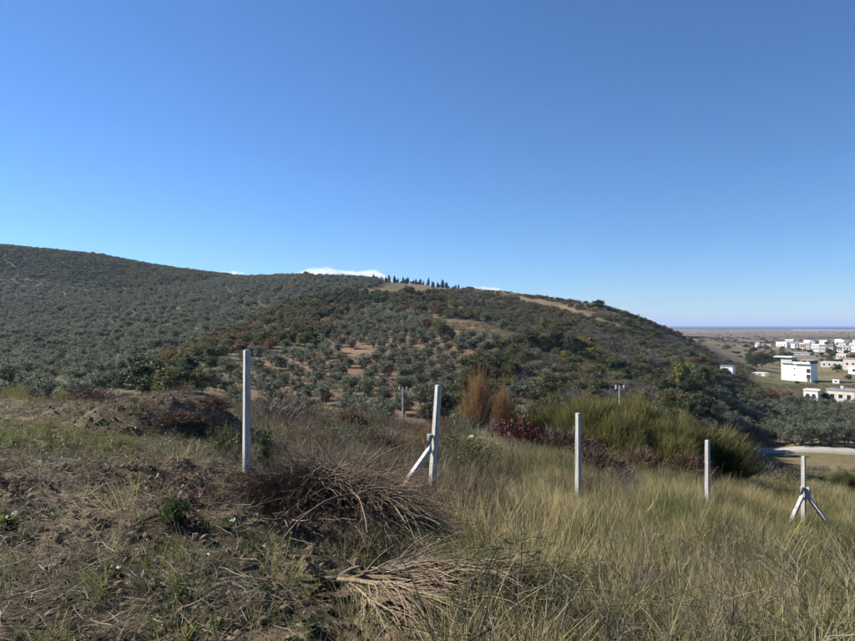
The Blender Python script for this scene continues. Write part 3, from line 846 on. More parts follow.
SINGLES = [  # column, base row, height in pixels, kind, relative width, what singles it out
 (408,298,14,'dark',1.3,'standing alone under the brown ridge field'), (440,296,7,'mid',1.2,'below the cypress row'), (419,296,7,'dark',1.1,'right of the lone tree under the ridge field'),
 (599,308,10,'dark',1.6,'dome-shaped on the skyline of the right ridge'), (586,304,4,'dark',1.6,'smallest on the right ridge skyline'), (306,277,8,'rust',1.2,'alone on the skyline below the long cloud'),
 (533,350,24,'dark',1.1,'leftmost of the dark clump on the right slope'), (553,352,26,'dark',1.1,'in the middle of the dark clump on the right slope'), (571,352,20,'dark',1.1,'at the right end of the dark clump'),
 (517,348,17,'mid',1.1,'beside the dark clump on the right slope'), (497,376,28,'dark',1.2,'below the bare reddish clearing'), (478,382,28,'dark',1.1,'left of the tree below the reddish clearing'),
 (512,380,24,'mid',1.2,'below and right of the reddish clearing'), (437,318,16,'rust',0.9,'left of the reddish clearing'), (427,334,20,'rust',0.9,'at the left edge of the bare-soil clearing'),
 (441,340,24,'mid',1.0,'left of the bare reddish clearing'), (455,310,12,'lime',1.5,'in the field corner above the clearing'), (472,306,11,'bare_grey',1.6,'above the clearing on the ridge slope'),
 (470,320,12,'mid',1.2,'on the upper rim of the clearing'), (487,323,12,'olive',1.2,'on the upper rim of the clearing'), (503,330,13,'olive',1.2,'at the right end of the clearing rim'), (455,319,11,'mid',1.2,'at the upper left of the clearing'),
 (500,351,15,'mid',1.2,'at the lower rim of the reddish clearing'), (487,353,14,'dark',1.1,'on the lower rim of the clearing'), (513,358,17,'mid',1.2,'at the lower right corner of the clearing'), (474,350,13,'olive',1.2,'at the lower rim of the clearing'), (461,347,13,'olive',1.2,'at the lower left rim of the clearing'), (523,366,15,'mid',1.3,'between the clearing and the dark clump'), (545,372,13,'mid',1.4,'below the dark clump'), (560,384,13,'olive',1.4,'well below the dark clump'),
 (546,330,14,'lime',1.3,'above the dark clump on the right slope'), (581,352,18,'yellow',1.2,'beside the right end of the dark clump'), (594,358,14,'yellow',1.2,'lower right of the dark clump'), (566,362,14,'yellow',1.0,'under the dark clump'),
 (641,404,13,'lime',1.0,'low and bright above the broom bushes'), (622,352,13,'bare_grey',1.8,'high on the right slope'), (634,360,15,'bare_grey',1.8,'in the middle of the right slope'), (646,366,12,'bare_grey',1.7,'lower down the right slope'),
 (655,385,15,'dark',1.2,'above the gully trees'), (663,398,20,'dark',1.2,'at the upper end of the gully'), (664,368,9,'dark',1.4,'on the slope above the gully'), (690,358,9,'dark',1.5,'at the foot of the right slope'),
 (681,388,30,'lime',1.0,'crowning the gully clump'), (668,414,28,'mid',1.1,'at the left edge of the gully clump'), (692,398,24,'dark',1.1,'behind the gully clump'), (704,390,27,'dark',1.0,'left of the white shed'),
 (715,386,17,'mid',1.0,'nearest the white shed'), (728,396,18,'dark',1.1,'below the white shed'), (700,424,36,'dark',1.1,'tallest at the front of the gully clump'), (686,424,30,'dark',1.1,'in the deep shade of the gully clump'),
 (713,410,28,'olive',1.1,'in front of the gully clump'), (726,414,26,'olive',1.1,'right of the gully clump'), (739,418,18,'olive',1.1,'where the gully meets the olive row'), (701,366,14,'rust',1.4,'at the slope foot behind the gully'), (709,366,11,'rust',1.1,'just left of the white shed'),
 (442,426,42,'dark',0.8,'tall behind the leaning braced post'), (430,424,26,'mid',0.9,'left of the tall tree behind the leaning post'), (455,400,22,'mid',1.1,'above the orange bush'),
 (360,427,16,'mid',1.2,'in front of the grove beside the utility pole'), (385,428,18,'mid',1.1,'right beside the utility pole'),
 (752,368,15,'dark',1.3,'leftmost of the clump behind the white house'), (762,367,17,'dark',1.3,'in the clump behind the white house'), (773,365,15,'mid',1.3,'in the clump behind the white house'), (783,361,11,'mid',1.3,'at the right end of the clump behind the white house'),
 (837,372,9,'dark',1.3,'round on the grass behind the grey house'), (743,404,19,'mid',1.2,'on the plain left of the small cottage'), (756,407,23,'mid',1.1,'widest on the plain below the pale wall'), (771,404,18,'rust',1.2,'between the big white house and the olive row'),
 (787,402,14,'rust',1.2,'beside the pale bare tree'), (825,402,11,'dark',1.1,'right of the small white cottage'), (800,404,10,'mid',1.2,'left of the small white cottage'), (848,380,7,'mid',1.3,'behind the long grey house'),
 (816,384,5,'mid',1.6,'in front of the big white house'), (797,384,4,'dark',1.6,'under the wall of the big white house')]
r = np.random.default_rng(5)
for i, (px_, py_, hp, kind, wd, where) in enumerate(SINGLES):
    p = hit1(px_, py_, 104 if px_ > 735 else 62)
    if p is None: p = at_depth(px_, 420 if px_ > 560 else 600)
    nm, lb, ct = NM[kind]
    place_tree(nm, kind, p, hp / F * p[1], lb + ' ' + where, ct, None, wd, i * 7 + 3, sink=0.2)
for i, (px_, py_, hp) in enumerate([(12,334,9),(24,337,10),(38,346,11),(52,350,12),(66,352,12),(30,352,10),(8,348,10),(84,346,10),(44,338,8),(108,292,6),(120,295,7),(131,297,7),(150,292,6),(96,288,6),(20,388,15),(34,391,14),(70,392,14),(112,384,13),(128,378,13),(140,322,8),(152,326,8),(60,312,7),(75,315,7),(8,375,12),(182,300,6),(196,303,6),(236,312,7)]):
    p = hit1(px_, py_, 62)
    place_tree('evergreen_tree', 'dark', p, hp / F * p[1], 'dark evergreen tree standing out among the olives of the left hill', 'tree', 'dark trees among the left hill olives', 1.3, i * 5, sink=0.4)
for i in range(16):
    q = 374 + i * 5.4 + r.normal()
    p = at_depth(q, 585 if q < 430 else 540)
    place_tree('evergreen_tree', 'dark', p, (2.6 + 1.6 * r.random()) / F * p[1], 'low dark evergreen tree filling the cypress row on the ridge', 'tree', 'low trees in the cypress row', 1.3, i * 3, sink=0.3)
p = hit1(793, 409, 104)
o = thing('bare_tree', (p[0], p[1], p[2]), 'pale bare tree with forked white trunk on the plain', 'tree', None, 0.4)
acc = Acc()
h = 15 / F * p[1]
P = curve_paths(np.array([[0, 0, -0.2]] * 3), norm(np.array([[0.1, 0, 1.0], [-0.45, 0.1, 1], [0.5, -0.1, 1]])), np.array([h * 0.95, h * 0.8, h * 0.8]), 6, 0.12, r)
tubes(acc, P, np.linspace(0.22, 0.05, 6)[None] * np.ones((3, 1)), 0.95, 6)
obj('trunk', acc.mesh('pale_trunk', M['stone']), o)
b = bare_acc(333, 40, 0.8, 5, 0.03, 8)
me = b.mesh('bare_twigs', M['grey_twig']); tw = obj('crown', me, o); tw.scale = (h * 0.6,) * 3; tw.location = (0, 0, h * 0.25)

# cypresses on the ridge
r = np.random.default_rng(17)
for i, q in enumerate(np.sort(np.r_[np.linspace(352, 461, 30) + r.normal(size=30) * 1.2, [374, 377, 389, 398, 406, 419]])):
    Y = 590 if q < 430 else 540
    p = at_depth(q, Y + 12 * r.normal())
    hpx = (3.5 + 5.0 * r.random() ** 1.5) * (0.6 if q < 372 or q > 452 else 1)
    place_tree('cypress_tree', 'cypress', p, hpx / F * Y + 1.0, 'dark narrow cypress in the row on the ridge skyline', 'cypress', 'cypresses along the ridge', 1.3 + 0.9 * r.random(), i, sink=0.4)

# ------------------------------------------------------------------ village on the plain
def wall_box(name, w, d, h, mat, parent, z0=0.0, x0=0.0, y0=0.0):
    acc = Acc(); acc.box((x0, y0, z0 + h / 2), (w, d, h))
    return obj(name, acc.mesh(name, M[mat]), parent)
def opening(name, parent, face, u, zc, w, h, W, D, mat='glass', frame='plaster'):
    """a framed opening set on a wall face: face 'f' front, 'l' left, 'r' right"""
    fr, pn = Acc(), Acc()
    for acc, gw, gh, out in ((fr, w + 0.24, h + 0.24, 0.05), (pn, w, h, 0.075)):
        if face == 'f': acc.box((u, -D / 2 - out / 2 + 0.02, zc), (gw, out, gh))
        elif face == 'l': acc.box((-W / 2 - out / 2 + 0.02, u, zc), (out, gw, gh))
        else: acc.box((W / 2 + out / 2 - 0.02, u, zc), (out, gw, gh))
    o = obj(name, pn.mesh(name, M[mat]), parent)
    obj('frame', fr.mesh('frame', M[frame]), o)
    return o
def house(px0, px1, top, base, label, wall='plaster', roof='flat', roofmat='roof_pale', depth=None, rz=0.0, wins=2, storeys=1, name='house', ymin=104, left_wins=0, parapet=True):
    q = hit1((px0 + px1) / 2, base, ymin)
    Y = q[1]
    pw = (px1 - px0) / F * Y; h = (base - top) / F * Y
    w, d = pw * 0.88, pw * 0.52          # long lit side turned to the west, narrow end to the south
    rz = math.radians(-50) + rz * 0.6
    o = thing(name, (q[0], Y + d / 2, q[2]), label, 'house', 'village houses on the plain', rz)
    wh = h if roof == 'flat' else h * 0.68
    wall_box('wall', w, d, wh + 1.0, wall, o, -1.0)
    acc = Acc()
    if roof == 'flat':
        acc.box((0, 0, h + 0.09), (w + 0.3, d + 0.3, 0.22))
        if parapet:
            for sx, sy, bw, bd in ((0, -d / 2, w + 0.3, 0.2), (0, d / 2, w + 0.3, 0.2)): acc.box((sx, sy, h + 0.38), (bw, bd, 0.4))
    else:
        hw, hd, e = w / 2 + 0.35, d / 2 + 0.35, h - wh
        V = [(-hw, -hd, wh - 0.05), (hw, -hd, wh - 0.05), (hw, hd, wh - 0.05), (-hw, hd, wh - 0.05), (-hw, 0, wh + e), (hw, 0, wh + e)]
        acc.add(V, f3=[(0, 4, 3), (1, 2, 5)], f4=[(0, 1, 5, 4), (2, 3, 4, 5), (3, 2, 1, 0)])
    rf = obj('roof', acc.mesh('roof', M[roofmat]), o)
    if roof != 'flat':
        acc = Acc(); acc.box((w * 0.22, d * 0.1, h + 0.1), (0.6, 0.6, 1.2)); obj('chimney', acc.mesh('chimney', M['plaster_grey']), rf)
    for s_ in range(storeys):
        zc = wh * (s_ + 0.55) / storeys
        for i in range(wins):
            u = (-0.5 + (i + 0.7) / (wins + 0.4)) * w
            opening('window', o, 'f', u, zc, min(1.2, w / wins * 0.45), min(1.3, wh / storeys * 0.45), w, d)
        for i in range(left_wins):
            u = (-0.5 + (i + 0.7) / (left_wins + 0.4)) * d
            opening('window', o, 'l', u, zc, 1.1, min(1.3, wh / storeys * 0.45), w, d)
    return o, w, d, h

# the big white house: tall blank gable, stair block with overhanging slab, dark recessed upper floor
q = hit1(805, 381.5, 104)
Y = q[1]; S = Y / F
o = thing('white_house', (q[0], Y + 4.5, q[2]), 'big white flat-roofed house with blank gable and raised stair block', 'house', None, math.radians(-50))
W_, D_, H_ = 27.5 * S, 7.5, 17.5 * S
wall_box('wall', W_, D_, H_ + 1.5, 'plaster', o, -1.5)
wall_box('stair_block', 10.5 * S, 5.0, 6.0 * S, 'plaster_green', o, H_ + 0.02, -W_ / 2 + 5.3 * S, -1.8)
acc = Acc(); acc.box((-W_ / 2 + 2.2 * S, -1.8, H_ + 6.0 * S + 0.2), (17 * S, 6.4, 0.35)); obj('roof_slab', acc.mesh('roof_slab', M['plaster']), o)
wall_box('upper_storey', 16.5 * S, 6.0, 3.2 * S, 'roof_dark', o, H_ + 0.02, 5.6 * S, 1.2)
acc = Acc(); acc.box((5.6 * S, 0.6, H_ + 3.2 * S + 0.15), (19 * S, 8.0, 0.25)); obj('roof', acc.mesh('roof', M['roof_grey']), o)
for cx_ in (-1.5, 4.5, 10.5):
    acc = Acc(); acc.box((cx_ * S, -3.2, H_ + 1.6 * S), (0.3, 0.3, 3.2 * S)); obj('pillar', acc.mesh('pillar', M['plaster']), o)
acc = Acc(); acc.box((5.5 * S, -4.4, H_ + 0.45), (16 * S, 0.12, 0.9)); obj('railing', acc.mesh('railing', M['plaster']), o)
for u, zc in ((11.6, 0.30), (11.6, 0.62)): opening('window', o, 'f', u * S, zc * H_, 1.5, 1.7, W_, D_)
for u, zc in ((-1.2, 0.36), (-1.2, 0.72)): opening('vent', o, 'f', u * S, zc * H_, 0.5, 0.5, W_, D_)
opening('door', o, 'f', 11.6 * S, 0.08 * H_ + 0.4, 1.1, 1.9, W_, D_, 'roof_dark')

house(806.5, 821, 391, 402, 'small white flat-roofed cottage in front of the big white house', wins=2, depth=5, rz=0.1)
o2, w2, d2, h2 = house(833.5, 862, 391, 403.5, 'long pinkish grey house at the right edge of the photo', 'plaster_pink', wins=3, depth=7, roofmat='roof_grey', rz=-0.05)
acc = Acc(); acc.box((-w2 * 0.05, 0.4, h2 + 0.75), (1.0, 1.0, 1.1)); obj('roof_tank', acc.mesh('roof_tank', M['metal']), o2)
acc = Acc(); acc.box((-w2 * 0.25, 0.2, h2 + 0.55), (1.8, 1.2, 0.5)); obj('solar_panel', acc.mesh('solar_panel', M['roof_dark']), o2)
house(722.5, 736, 366.5, 374.5, 'small white shed at the foot of the right slope', 'plaster', roofmat='roof_grey', wins=1, depth=5, name='shed', parapet=False, rz=0.15)
house(751, 770, 373.3, 375.6, 'long low pale wall-like outbuilding on the grass', 'plaster_cream', roofmat='roof_pale', wins=2, depth=2.5, name='outbuilding', parapet=False)
house(834, 840.5, 380.3, 383.3, 'tiny white hut on the grass right of the big white house', 'plaster', roofmat='plaster', wins=1, depth=3, name='hut', parapet=False)
house(826, 849, 362.5, 367.5, 'long low grey farm building behind the round bush', 'plaster_grey', roofmat='roof_pale', wins=4, depth=8, name='farm_building', parapet=False)
house(848, 868, 359.5, 370, 'pinkish brown rendered building at the right edge behind the farm building', 'plaster_pink', roofmat='roof_grey', wins=3, depth=9)
house(853, 872, 367.5, 374.5, 'white low house cut by the right edge of the photo', 'plaster', wins=2, depth=6)
house(838.5, 848, 354.5, 359.5, 'cream flat-roofed house alone between village and farm building', 'plaster_cream', wins=3, depth=8)
house(794, 815, 352.6, 355, 'long grey-roofed barn behind the big white house', 'plaster_grey', 'gable', 'roof_grey', wins=3, depth=9, name='barn')
far = [
 (756, 760.5, 342.6, 347, 'plaster', 'gable', 'roof_grey', 'leftmost small white house of the far village row'),
 (760, 765, 343.5, 347.3, 'plaster', 'gable', 'roof_tile', 'second small white house of the far village row'),
 (766, 772, 344.2, 347.6, 'plaster_grey', 'flat', 'roof_grey', 'low grey house left of the long white hall'),
 (778.5, 790, 342.2, 348.2, 'plaster', 'flat', 'roof_pale', 'bright white end block of the long white hall'),
 (790, 800, 342.4, 348.0, 'plaster_grey', 'flat', 'roof_pale', 'pale grey right wing of the long white hall'),
 (801, 806, 344, 350.5, 'plaster_cream', 'gable', 'roof_tile', 'narrow cream house right of the long hall'),
 (805, 811, 340, 350, 'plaster_grey', 'gable', 'roof_pale', 'tall grey gabled house in the far village'),
 (811, 816, 341.5, 347, 'plaster', 'gable', 'roof_grey', 'white house behind the tall grey gabled house'),
 (812, 819.5, 346.5, 351.8, 'plaster', 'flat', 'roof_pale', 'white boxy house in the middle of the far village'),
 (819.5, 827, 347, 352, 'plaster_pink', 'flat', 'roof_pale', 'pinkish house right of the white boxy house'),
 (828, 834.5, 344, 350.5, 'plaster_grey', 'gable', 'roof_dark', 'grey house with dark roof in the far village'),
 (837, 846, 340.2, 346, 'plaster', 'gable', 'roof_pale', 'white gabled house highest in the far village'),
 (838, 844, 347, 352.5, 'plaster', 'gable', 'roof_dark', 'white house with dark roof below the highest house'),
 (844, 851, 345.5, 353, 'plaster', 'gable', 'roof_grey', 'white gabled house second from the right edge of the village'),
 (851.5, 859, 343.5, 352, 'plaster', 'flat', 'roof_pale', 'white house at the right edge of the far village'),
 (787, 796, 339.3, 341.2, 'plaster_cream', 'gable', 'roof_pale', 'long pale-roofed barn behind the long white hall')]
for i, (a, b, t, bs, wm, rf, rm, lab) in enumerate(far):
    house(a, b, t, bs, lab, wm, rf, rm, wins=2 + (b - a > 7), depth=9, rz=(i * 0.37) % 0.5 - 0.2, storeys=2 if bs - t > 6 else 1)
r = np.random.default_rng(71)
for i in range(14):
    a = 780 + 78 * r.random(); b = 341.5 + 10.5 * r.random(); w = 4 + 4.5 * r.random()
    house(a, a + w, b - 2.6 - 2.4 * r.random(), b, 'small pale house packed into the dense far village', ('plaster', 'plaster', 'plaster_cream', 'plaster_grey')[i % 4], ('gable', 'flat')[i % 2], ('roof_pale', 'roof_grey', 'roof_tile')[i % 3], wins=2, rz=0.8 * r.random() - 0.4)
r = np.random.default_rng(77)
for i in range(70):
    px_ = 745 + 115 * r.random(); py_ = 343 + 24 * r.random() ** 1.3
    p = hit1(px_, py_, 200)
    k = ('dark', 'mid', 'mid', 'rust')[i % 4]
    place_tree('village_tree', k, p, 2.5 + 3.5 * r.random(), 'small garden tree among the houses of the far village', 'tree', 'garden trees of the far village', 1.2 + 0.5 * r.random(), i, sink=0.3)

# hedges and thickets far out on the plain
n = 1500
Y_ = np.exp(math.log(420) + (math.log(2600) - math.log(420)) * r.random(n)); X_ = (0.33 + 0.5 * r.random(n)) * Y_
f_ = fbm(X_ / 300 + 3, Y_ / 70 + 1, 3)
k = (f_ > 0.05) | (r.random(n) < 0.12)
z_ = height(X_, Y_); m = int(k.sum())
s_ = 0.35 + 0.55 * r.random(m)
scatter('far_thickets', joined('mid') + joined('dark') + joined('rust'), np.c_[X_[k], Y_[k], z_[k] - 0.5], np.c_[np.zeros((m, 2)), r.random(m) * 6.283], np.c_[s_ * 2.2, s_ * 1.4, s_ * 0.6], 'distant hedges and thickets scattered across the brown plain', 'thicket')
# ------------------------------------------------------------------ utility poles
def utility_pole(px_, top, Y, label):
    p = at_depth(px_, Y)
    h = -(top - HY) / F * Y - p[2]
    o = thing('utility_pole', p, label, 'utility pole')
    acc = Acc(); tubes(acc, np.array([[[0, 0, -0.4], [0, 0, h * 0.5], [0, 0, h]]]), np.array([[0.11, 0.095, 0.075]]), 0.5, 8); obj('shaft', acc.mesh('shaft', M['concrete']), o)
    acc = Acc(); acc.box((0, -0.1, h - 0.3), (0.9, 0.09, 0.09)); ca = obj('crossarm', acc.mesh('crossarm', M['metal']), o)
    for x_ in (-0.36, 0.36):
        acc = Acc(); tubes(acc, np.array([[[x_, -0.1, h - 0.26], [x_, -0.1, h - 0.12], [x_, -0.1, h + 0.06]]]), np.array([[0.035, 0.065, 0.035]]), 0.5, 8)
        obj('insulator', acc.mesh('insulator', M['ceramic']), ca)
utility_pole(403, 387, 62, 'concrete utility pole standing in front of the bare-soil grove')
utility_pole(619.5, 385.5, 58, 'utility pole with only its top showing above the broom bushes')

# ------------------------------------------------------------------ concrete fence posts
FENCE = math.radians(37)
def bevel_mesh(acc, name, mat):
    import bmesh
    me = acc.mesh(name, mat)
    bm = bmesh.new(); bm.from_mesh(me)
    bmesh.ops.bevel(bm, geom=list(bm.edges), offset=0.006, segments=1, affect='EDGES')
    bm.to_mesh(me); bm.free()
    return me
def post(px_, Y, top, label, lean=0.0, braces=(), rz=FENCE):
    x_ = (px_ - CX) / F * Y
    z0 = H(x_, Y)
    h = -(top - HY) / F * Y - z0
    print('post', px_, round(h, 2), 'base row', round(HY - F * z0 / Y, 1))
    o = thing('fence_post', (x_, Y, z0), label, 'fence post', 'concrete fence posts', rz)
    acc = Acc()
    V = [(a * w, b * w, zz) for zz, w in ((-0.45, 0.058), (h - 0.02, 0.05), (h, 0.044)) for a, b in ((-1, -1), (1, -1), (1, 1), (-1, 1))]
    f = [(3, 2, 1, 0), (8, 9, 10, 11)] + [(i + j, i + (j + 1) % 4, i + 4 + (j + 1) % 4, i + 4 + j) for i in (0, 4) for j in range(4)]
    acc.add(V, f4=f)
    sh = obj('shaft', bevel_mesh(acc, 'shaft', M['concrete']), o)
    o.rotation_euler = Matrix.Rotation(lean, 3, 'Y').to_euler(); o.rotation_euler.z = rz
    for ang, hh, run, dirty in braces:
        # bent strut: short upright head against the post, then a sloping leg
        c, s_ = math.cos(ang), math.sin(ang)
        path = [(0.125, hh + 0.04), (0.125, hh - 0.26), (0.125 + run * 0.55, (hh - 0.26) * 0.45), (0.125 + run, -0.18)]
        def seg(a, b):
            P_ = np.array([[[c * path[k][0], s_ * path[k][0], path[k][1]] for k in range(a, b)]])
            acc = Acc(); tubes(acc, P_, np.full((1, b - a), 0.066), 0.5, 4, math.pi / 4)
            return acc
        obj('brace', seg(0, 4 if not dirty else 3).mesh('brace', M['concrete']), o)
        if dirty:
            tag(obj('broken_brace_end', seg(2, 4).mesh('broken_brace_end', M['concrete_dirty']), o), 'dirty crumbling lower end of the brace')
    return o
post(247, 10.9, 350, 'tall plain white concrete post beside the brown brush pile')
post(431.5, 12.2, 385, 'leaning white concrete post with one broken brace', math.radians(4.6), ((math.pi, 1.12, 0.72, True),), FENCE)
post(578, 14.9, 413, 'plain white concrete post in front of the big broom bushes')
post(707, 17.4, 440, 'short-looking plain white concrete post at the right end of the broom bushes')
post(803, 19.0, 456, 'white concrete corner post propped by two splayed braces', 0.0, ((math.pi, 1.16, 1.08, False), (-math.pi / 2, 1.16, 0.72, False)))

# ------------------------------------------------------------------ bushes just beyond the fence
for i in range(3):
    pass
add_kind('broom', 'broom', 1.0, [(broom_acc(200 + i), None) for i in range(3)])
add_kind('orange_bush', 'orange_twig', 1.0, [(bare_acc(210, 130, 0.62, 6, 0.012, 26), None), (bare_acc(211, 110, 0.6, 6, 0.012, 24), None)])
def leafy_acc(seed, n=2600, size=0.045, aspect=0.5):
    rr = np.random.default_rng(seed)
    acc = bare_acc(seed, 40, 0.95, 5, 0.014, 6)
    V = np.concatenate(acc.v)
    c = V[rr.integers(0, len(V), n)]; c = c[c[:, 2] > 0.12] 
    c = c + rr.normal(size=c.shape) * 0.04
    leaves(acc, c, size * (0.5 + rr.random(len(c))), aspect, np.clip(0.5 + 0.22 * rr.normal(size=len(c)), 0, 1), 0.5, rr)
    return acc
add_kind('red_bush', 'red_leaf', 1.0, [(leafy_acc(220), None)])
add_kind('weed_bush', 'weed_leaf', 1.0, [(leafy_acc(230 + i, 900, 0.07, 0.45), None) for i in range(2)])
add_kind('thicket', 'mid_leaf', 1.0, [(leafy_acc(240 + i, 1500, 0.035, 0.4), None) for i in range(3)])
add_kind('thicket_olive', 'olive', 1.0, [(leafy_acc(245, 1800, 0.03, 0.4), None)])
add_kind('thicket_brown', 'rust_leaf', 1.0, [(leafy_acc(247, 1300, 0.03, 0.4), None)])
def bush_at(kind, px_, Y, top, wpx, label, name, seed=0, part='stems', group=None):
    p = at_depth(px_, Y)
    h = -(top - HY) / F * Y - p[2]
    h = max(h, 0.3)
    w = wpx / F * Y / 2
    o = thing(name, (p[0], p[1], p[2] - 0.05), label, 'bush', group, seed * 1.7, (w, w, h))
    k = KIND[kind]
    obj(part, k['var'][seed % len(k['var'])][0], o)
    return o
BUSHES = [
 ('broom', 552, 33, 401, 120, 'olive-green broom bush, leftmost and lowest of the broom thicket', 'broom_bush'),
 ('broom', 592, 31, 390, 140, 'tallest olive-green broom bush behind the middle fence post', 'broom_bush'),
 ('broom', 640, 30, 395, 150, 'wide olive-green broom bush in the centre of the thicket', 'broom_bush'),
 ('broom', 684, 29, 411, 136, 'olive-green broom bush on the falling right flank of the thicket', 'broom_bush'),
 ('broom', 718, 28.5, 433, 104, 'low olive-green broom bush at the right end behind the fourth post', 'broom_bush'),
 ('broom', 618, 28, 410, 130, 'low dark broom bush tucked in front of the thicket', 'broom_bush'),
 ('broom', 662, 28, 418, 130, 'shaded low broom bush in front of the right flank', 'broom_bush'),
 ('broom', 14, 44, 384, 70, 'yellow-green broom bush at the left edge beyond the earth bank', 'broom_bush'),
 ('broom', 62, 46, 390, 60, 'smaller yellow-green broom bush beyond the left earth bank', 'broom_bush'),
 ('dense_dry', 640, 24.5, 447, 60, 'grey-brown twiggy undergrowth at the front of the broom thicket', 'bare_bush'),
 ('dense_dry', 690, 24.5, 452, 56, 'grey-brown twiggy undergrowth left of the fourth post', 'bare_bush'),
 ('thicket', 606, 22, 462, 40, 'small green weedy bush right of the middle post', 'weedy_bush'),
 ('orange_bush', 477, 33, 371, 46, 'tall orange-brown upright bush right of the leaning post', 'orange_bush'),
 ('orange_bush', 502, 34, 387, 40, 'shorter orange-brown bush beside the tall one', 'orange_bush'),
 ('red_bush', 516, 27, 417, 66, 'low dark red leafy bush below the orange bushes', 'red_bush'),
 ('bare_grey', 458, 29, 408, 56, 'bare grey twiggy bush left of the orange bush', 'bare_bush'),
 ('bare_grey', 492, 29, 418, 44, 'bare grey twiggy bush in front of the orange bush', 'bare_bush'),
 ('bare_grey', 551, 27.5, 424, 56, 'bare grey twiggy bush between red bush and broom thicket', 'bare_bush'),
 ('bare_brown', 536, 25, 446, 44, 'brown twiggy bush in front of the red bush', 'bare_bush'),
 ('thicket', 285, 25, 404, 56, 'grey-green weedy bush right of the tall post', 'weedy_bush'),
 ('thicket', 325, 27, 404, 60, 'grey-green weedy bush on the crest below the grove', 'weedy_bush'),
 ('thicket', 364, 27, 412, 56, 'grey-green weedy bush on the crest left of the utility pole', 'weedy_bush'),
 ('thicket', 412, 27, 424, 56, 'grey-green weedy bush at the foot of the utility pole', 'weedy_bush'),
 ('bare_brown', 345, 23, 416, 60, 'brown twiggy bush on the crest behind the brush pile', 'bare_bush'),
 ('bare_brown', 300, 19, 422, 70, 'brown twiggy bush just behind the brush pile', 'bare_bush'),
 ('bare_grey', 385, 22, 428, 60, 'grey twiggy bush left of the leaning post', 'bare_bush'),
 ('thicket', 470, 22, 446, 64, 'low weedy bush right of the leaning post', 'weedy_bush'),
 ('thicket', 600, 24, 446, 50, 'green weedy bush at the foot of the broom thicket', 'weedy_bush'),
 ('thicket', 548, 21, 455, 56, 'weedy bush left of the middle post', 'weedy_bush'),
 ('thicket', 785, 32, 466, 46, 'dark weedy bush left of the corner post', 'weedy_bush'),
 ('broom', 845, 36, 470, 46, 'low green broom bush at the right edge behind the corner post', 'broom_bush'),
 ('dense_dry', 96, 17.5, 386, 66, 'dried brown brush heap on the skyline left of the earth mound', 'dry_brush_heap'),
 ('bare_pale', 36, 17.5, 397, 32, 'small pale dry tuft bush near the left edge on the bank', 'dry_bush'),
 ('bare_pale', 185, 14.8, 378, 32, 'pale dry plant standing on top of the earth mound', 'dry_bush'),
 ('bare_pale', 166, 14.8, 386, 26, 'shorter pale dry plant on the earth mound top', 'dry_bush'),
 ('dense_dry', 215, 14.6, 392, 46, 'dry brown brush on the right shoulder of the earth mound', 'dry_bush'),
 ('dense_dry', 178, 13.8, 412, 52, 'dark dry brush on the front of the earth mound', 'dry_bush'),
 ('weed_bush', 228, 11.9, 424, 34, 'leafy green weed left of the tall white post', 'leafy_weed'),
 ('weed_bush', 266, 12.1, 426, 30, 'leafy green weed right of the tall white post', 'leafy_weed')]
for i, (k, a, Y, t, w, lab, nm) in enumerate(BUSHES):
    bush_at(k, a, Y, t, w, lab, nm, i, 'stems', nm.replace('_', ' ') + 's near the fence' if nm in ('broom_bush', 'weedy_bush', 'bare_bush', 'dry_bush') else None)

rr = np.random.default_rng(818)
for i in range(34):
    a = 258 + 370 * rr.random(); Y = 15.5 + 13 * rr.random()
    if 480 < a < 548: a -= 130
    p = at_depth(a, Y); row = HY - F * p[2] / Y
    kd = ('thicket', 'thicket_olive', 'bare_brown', 'thicket', 'thicket_brown', 'bare_grey', 'dense_dry')[i % 7]
    hpx = (14 + 22 * rr.random())
    if abs(a - 403) < 14: hpx = 12
    o = bush_at(kd, a, Y, row - hpx, hpx * (1.8 + rr.random()), 'low tangled scrub bush on the crest along the fence line', 'low_bush', i, 'stems', 'low scrub bushes along the fence')
# small green seedling with a long shadow, yellow-leaved plant at the left edge
p = hit1(174, 526, 3)
o = thing('green_seedling', p, 'small bushy green seedling casting a long shadow', 'plant')
obj('foliage', leafy_acc(261, 2600, 0.075, 0.22).mesh('foliage', M['weed_leaf']), o); o.scale = (0.17, 0.17, 0.27)
p = hit1(6, 533, 3)
o = thing('yellow_leaf_plant', p, 'low plant with yellow-green leaves at the left edge', 'plant')
obj('leaves', leafy_acc(262, 260, 0.16, 0.5).mesh('leaves', M['lime_leaf']), o); o.scale = (0.16, 0.16, 0.16)

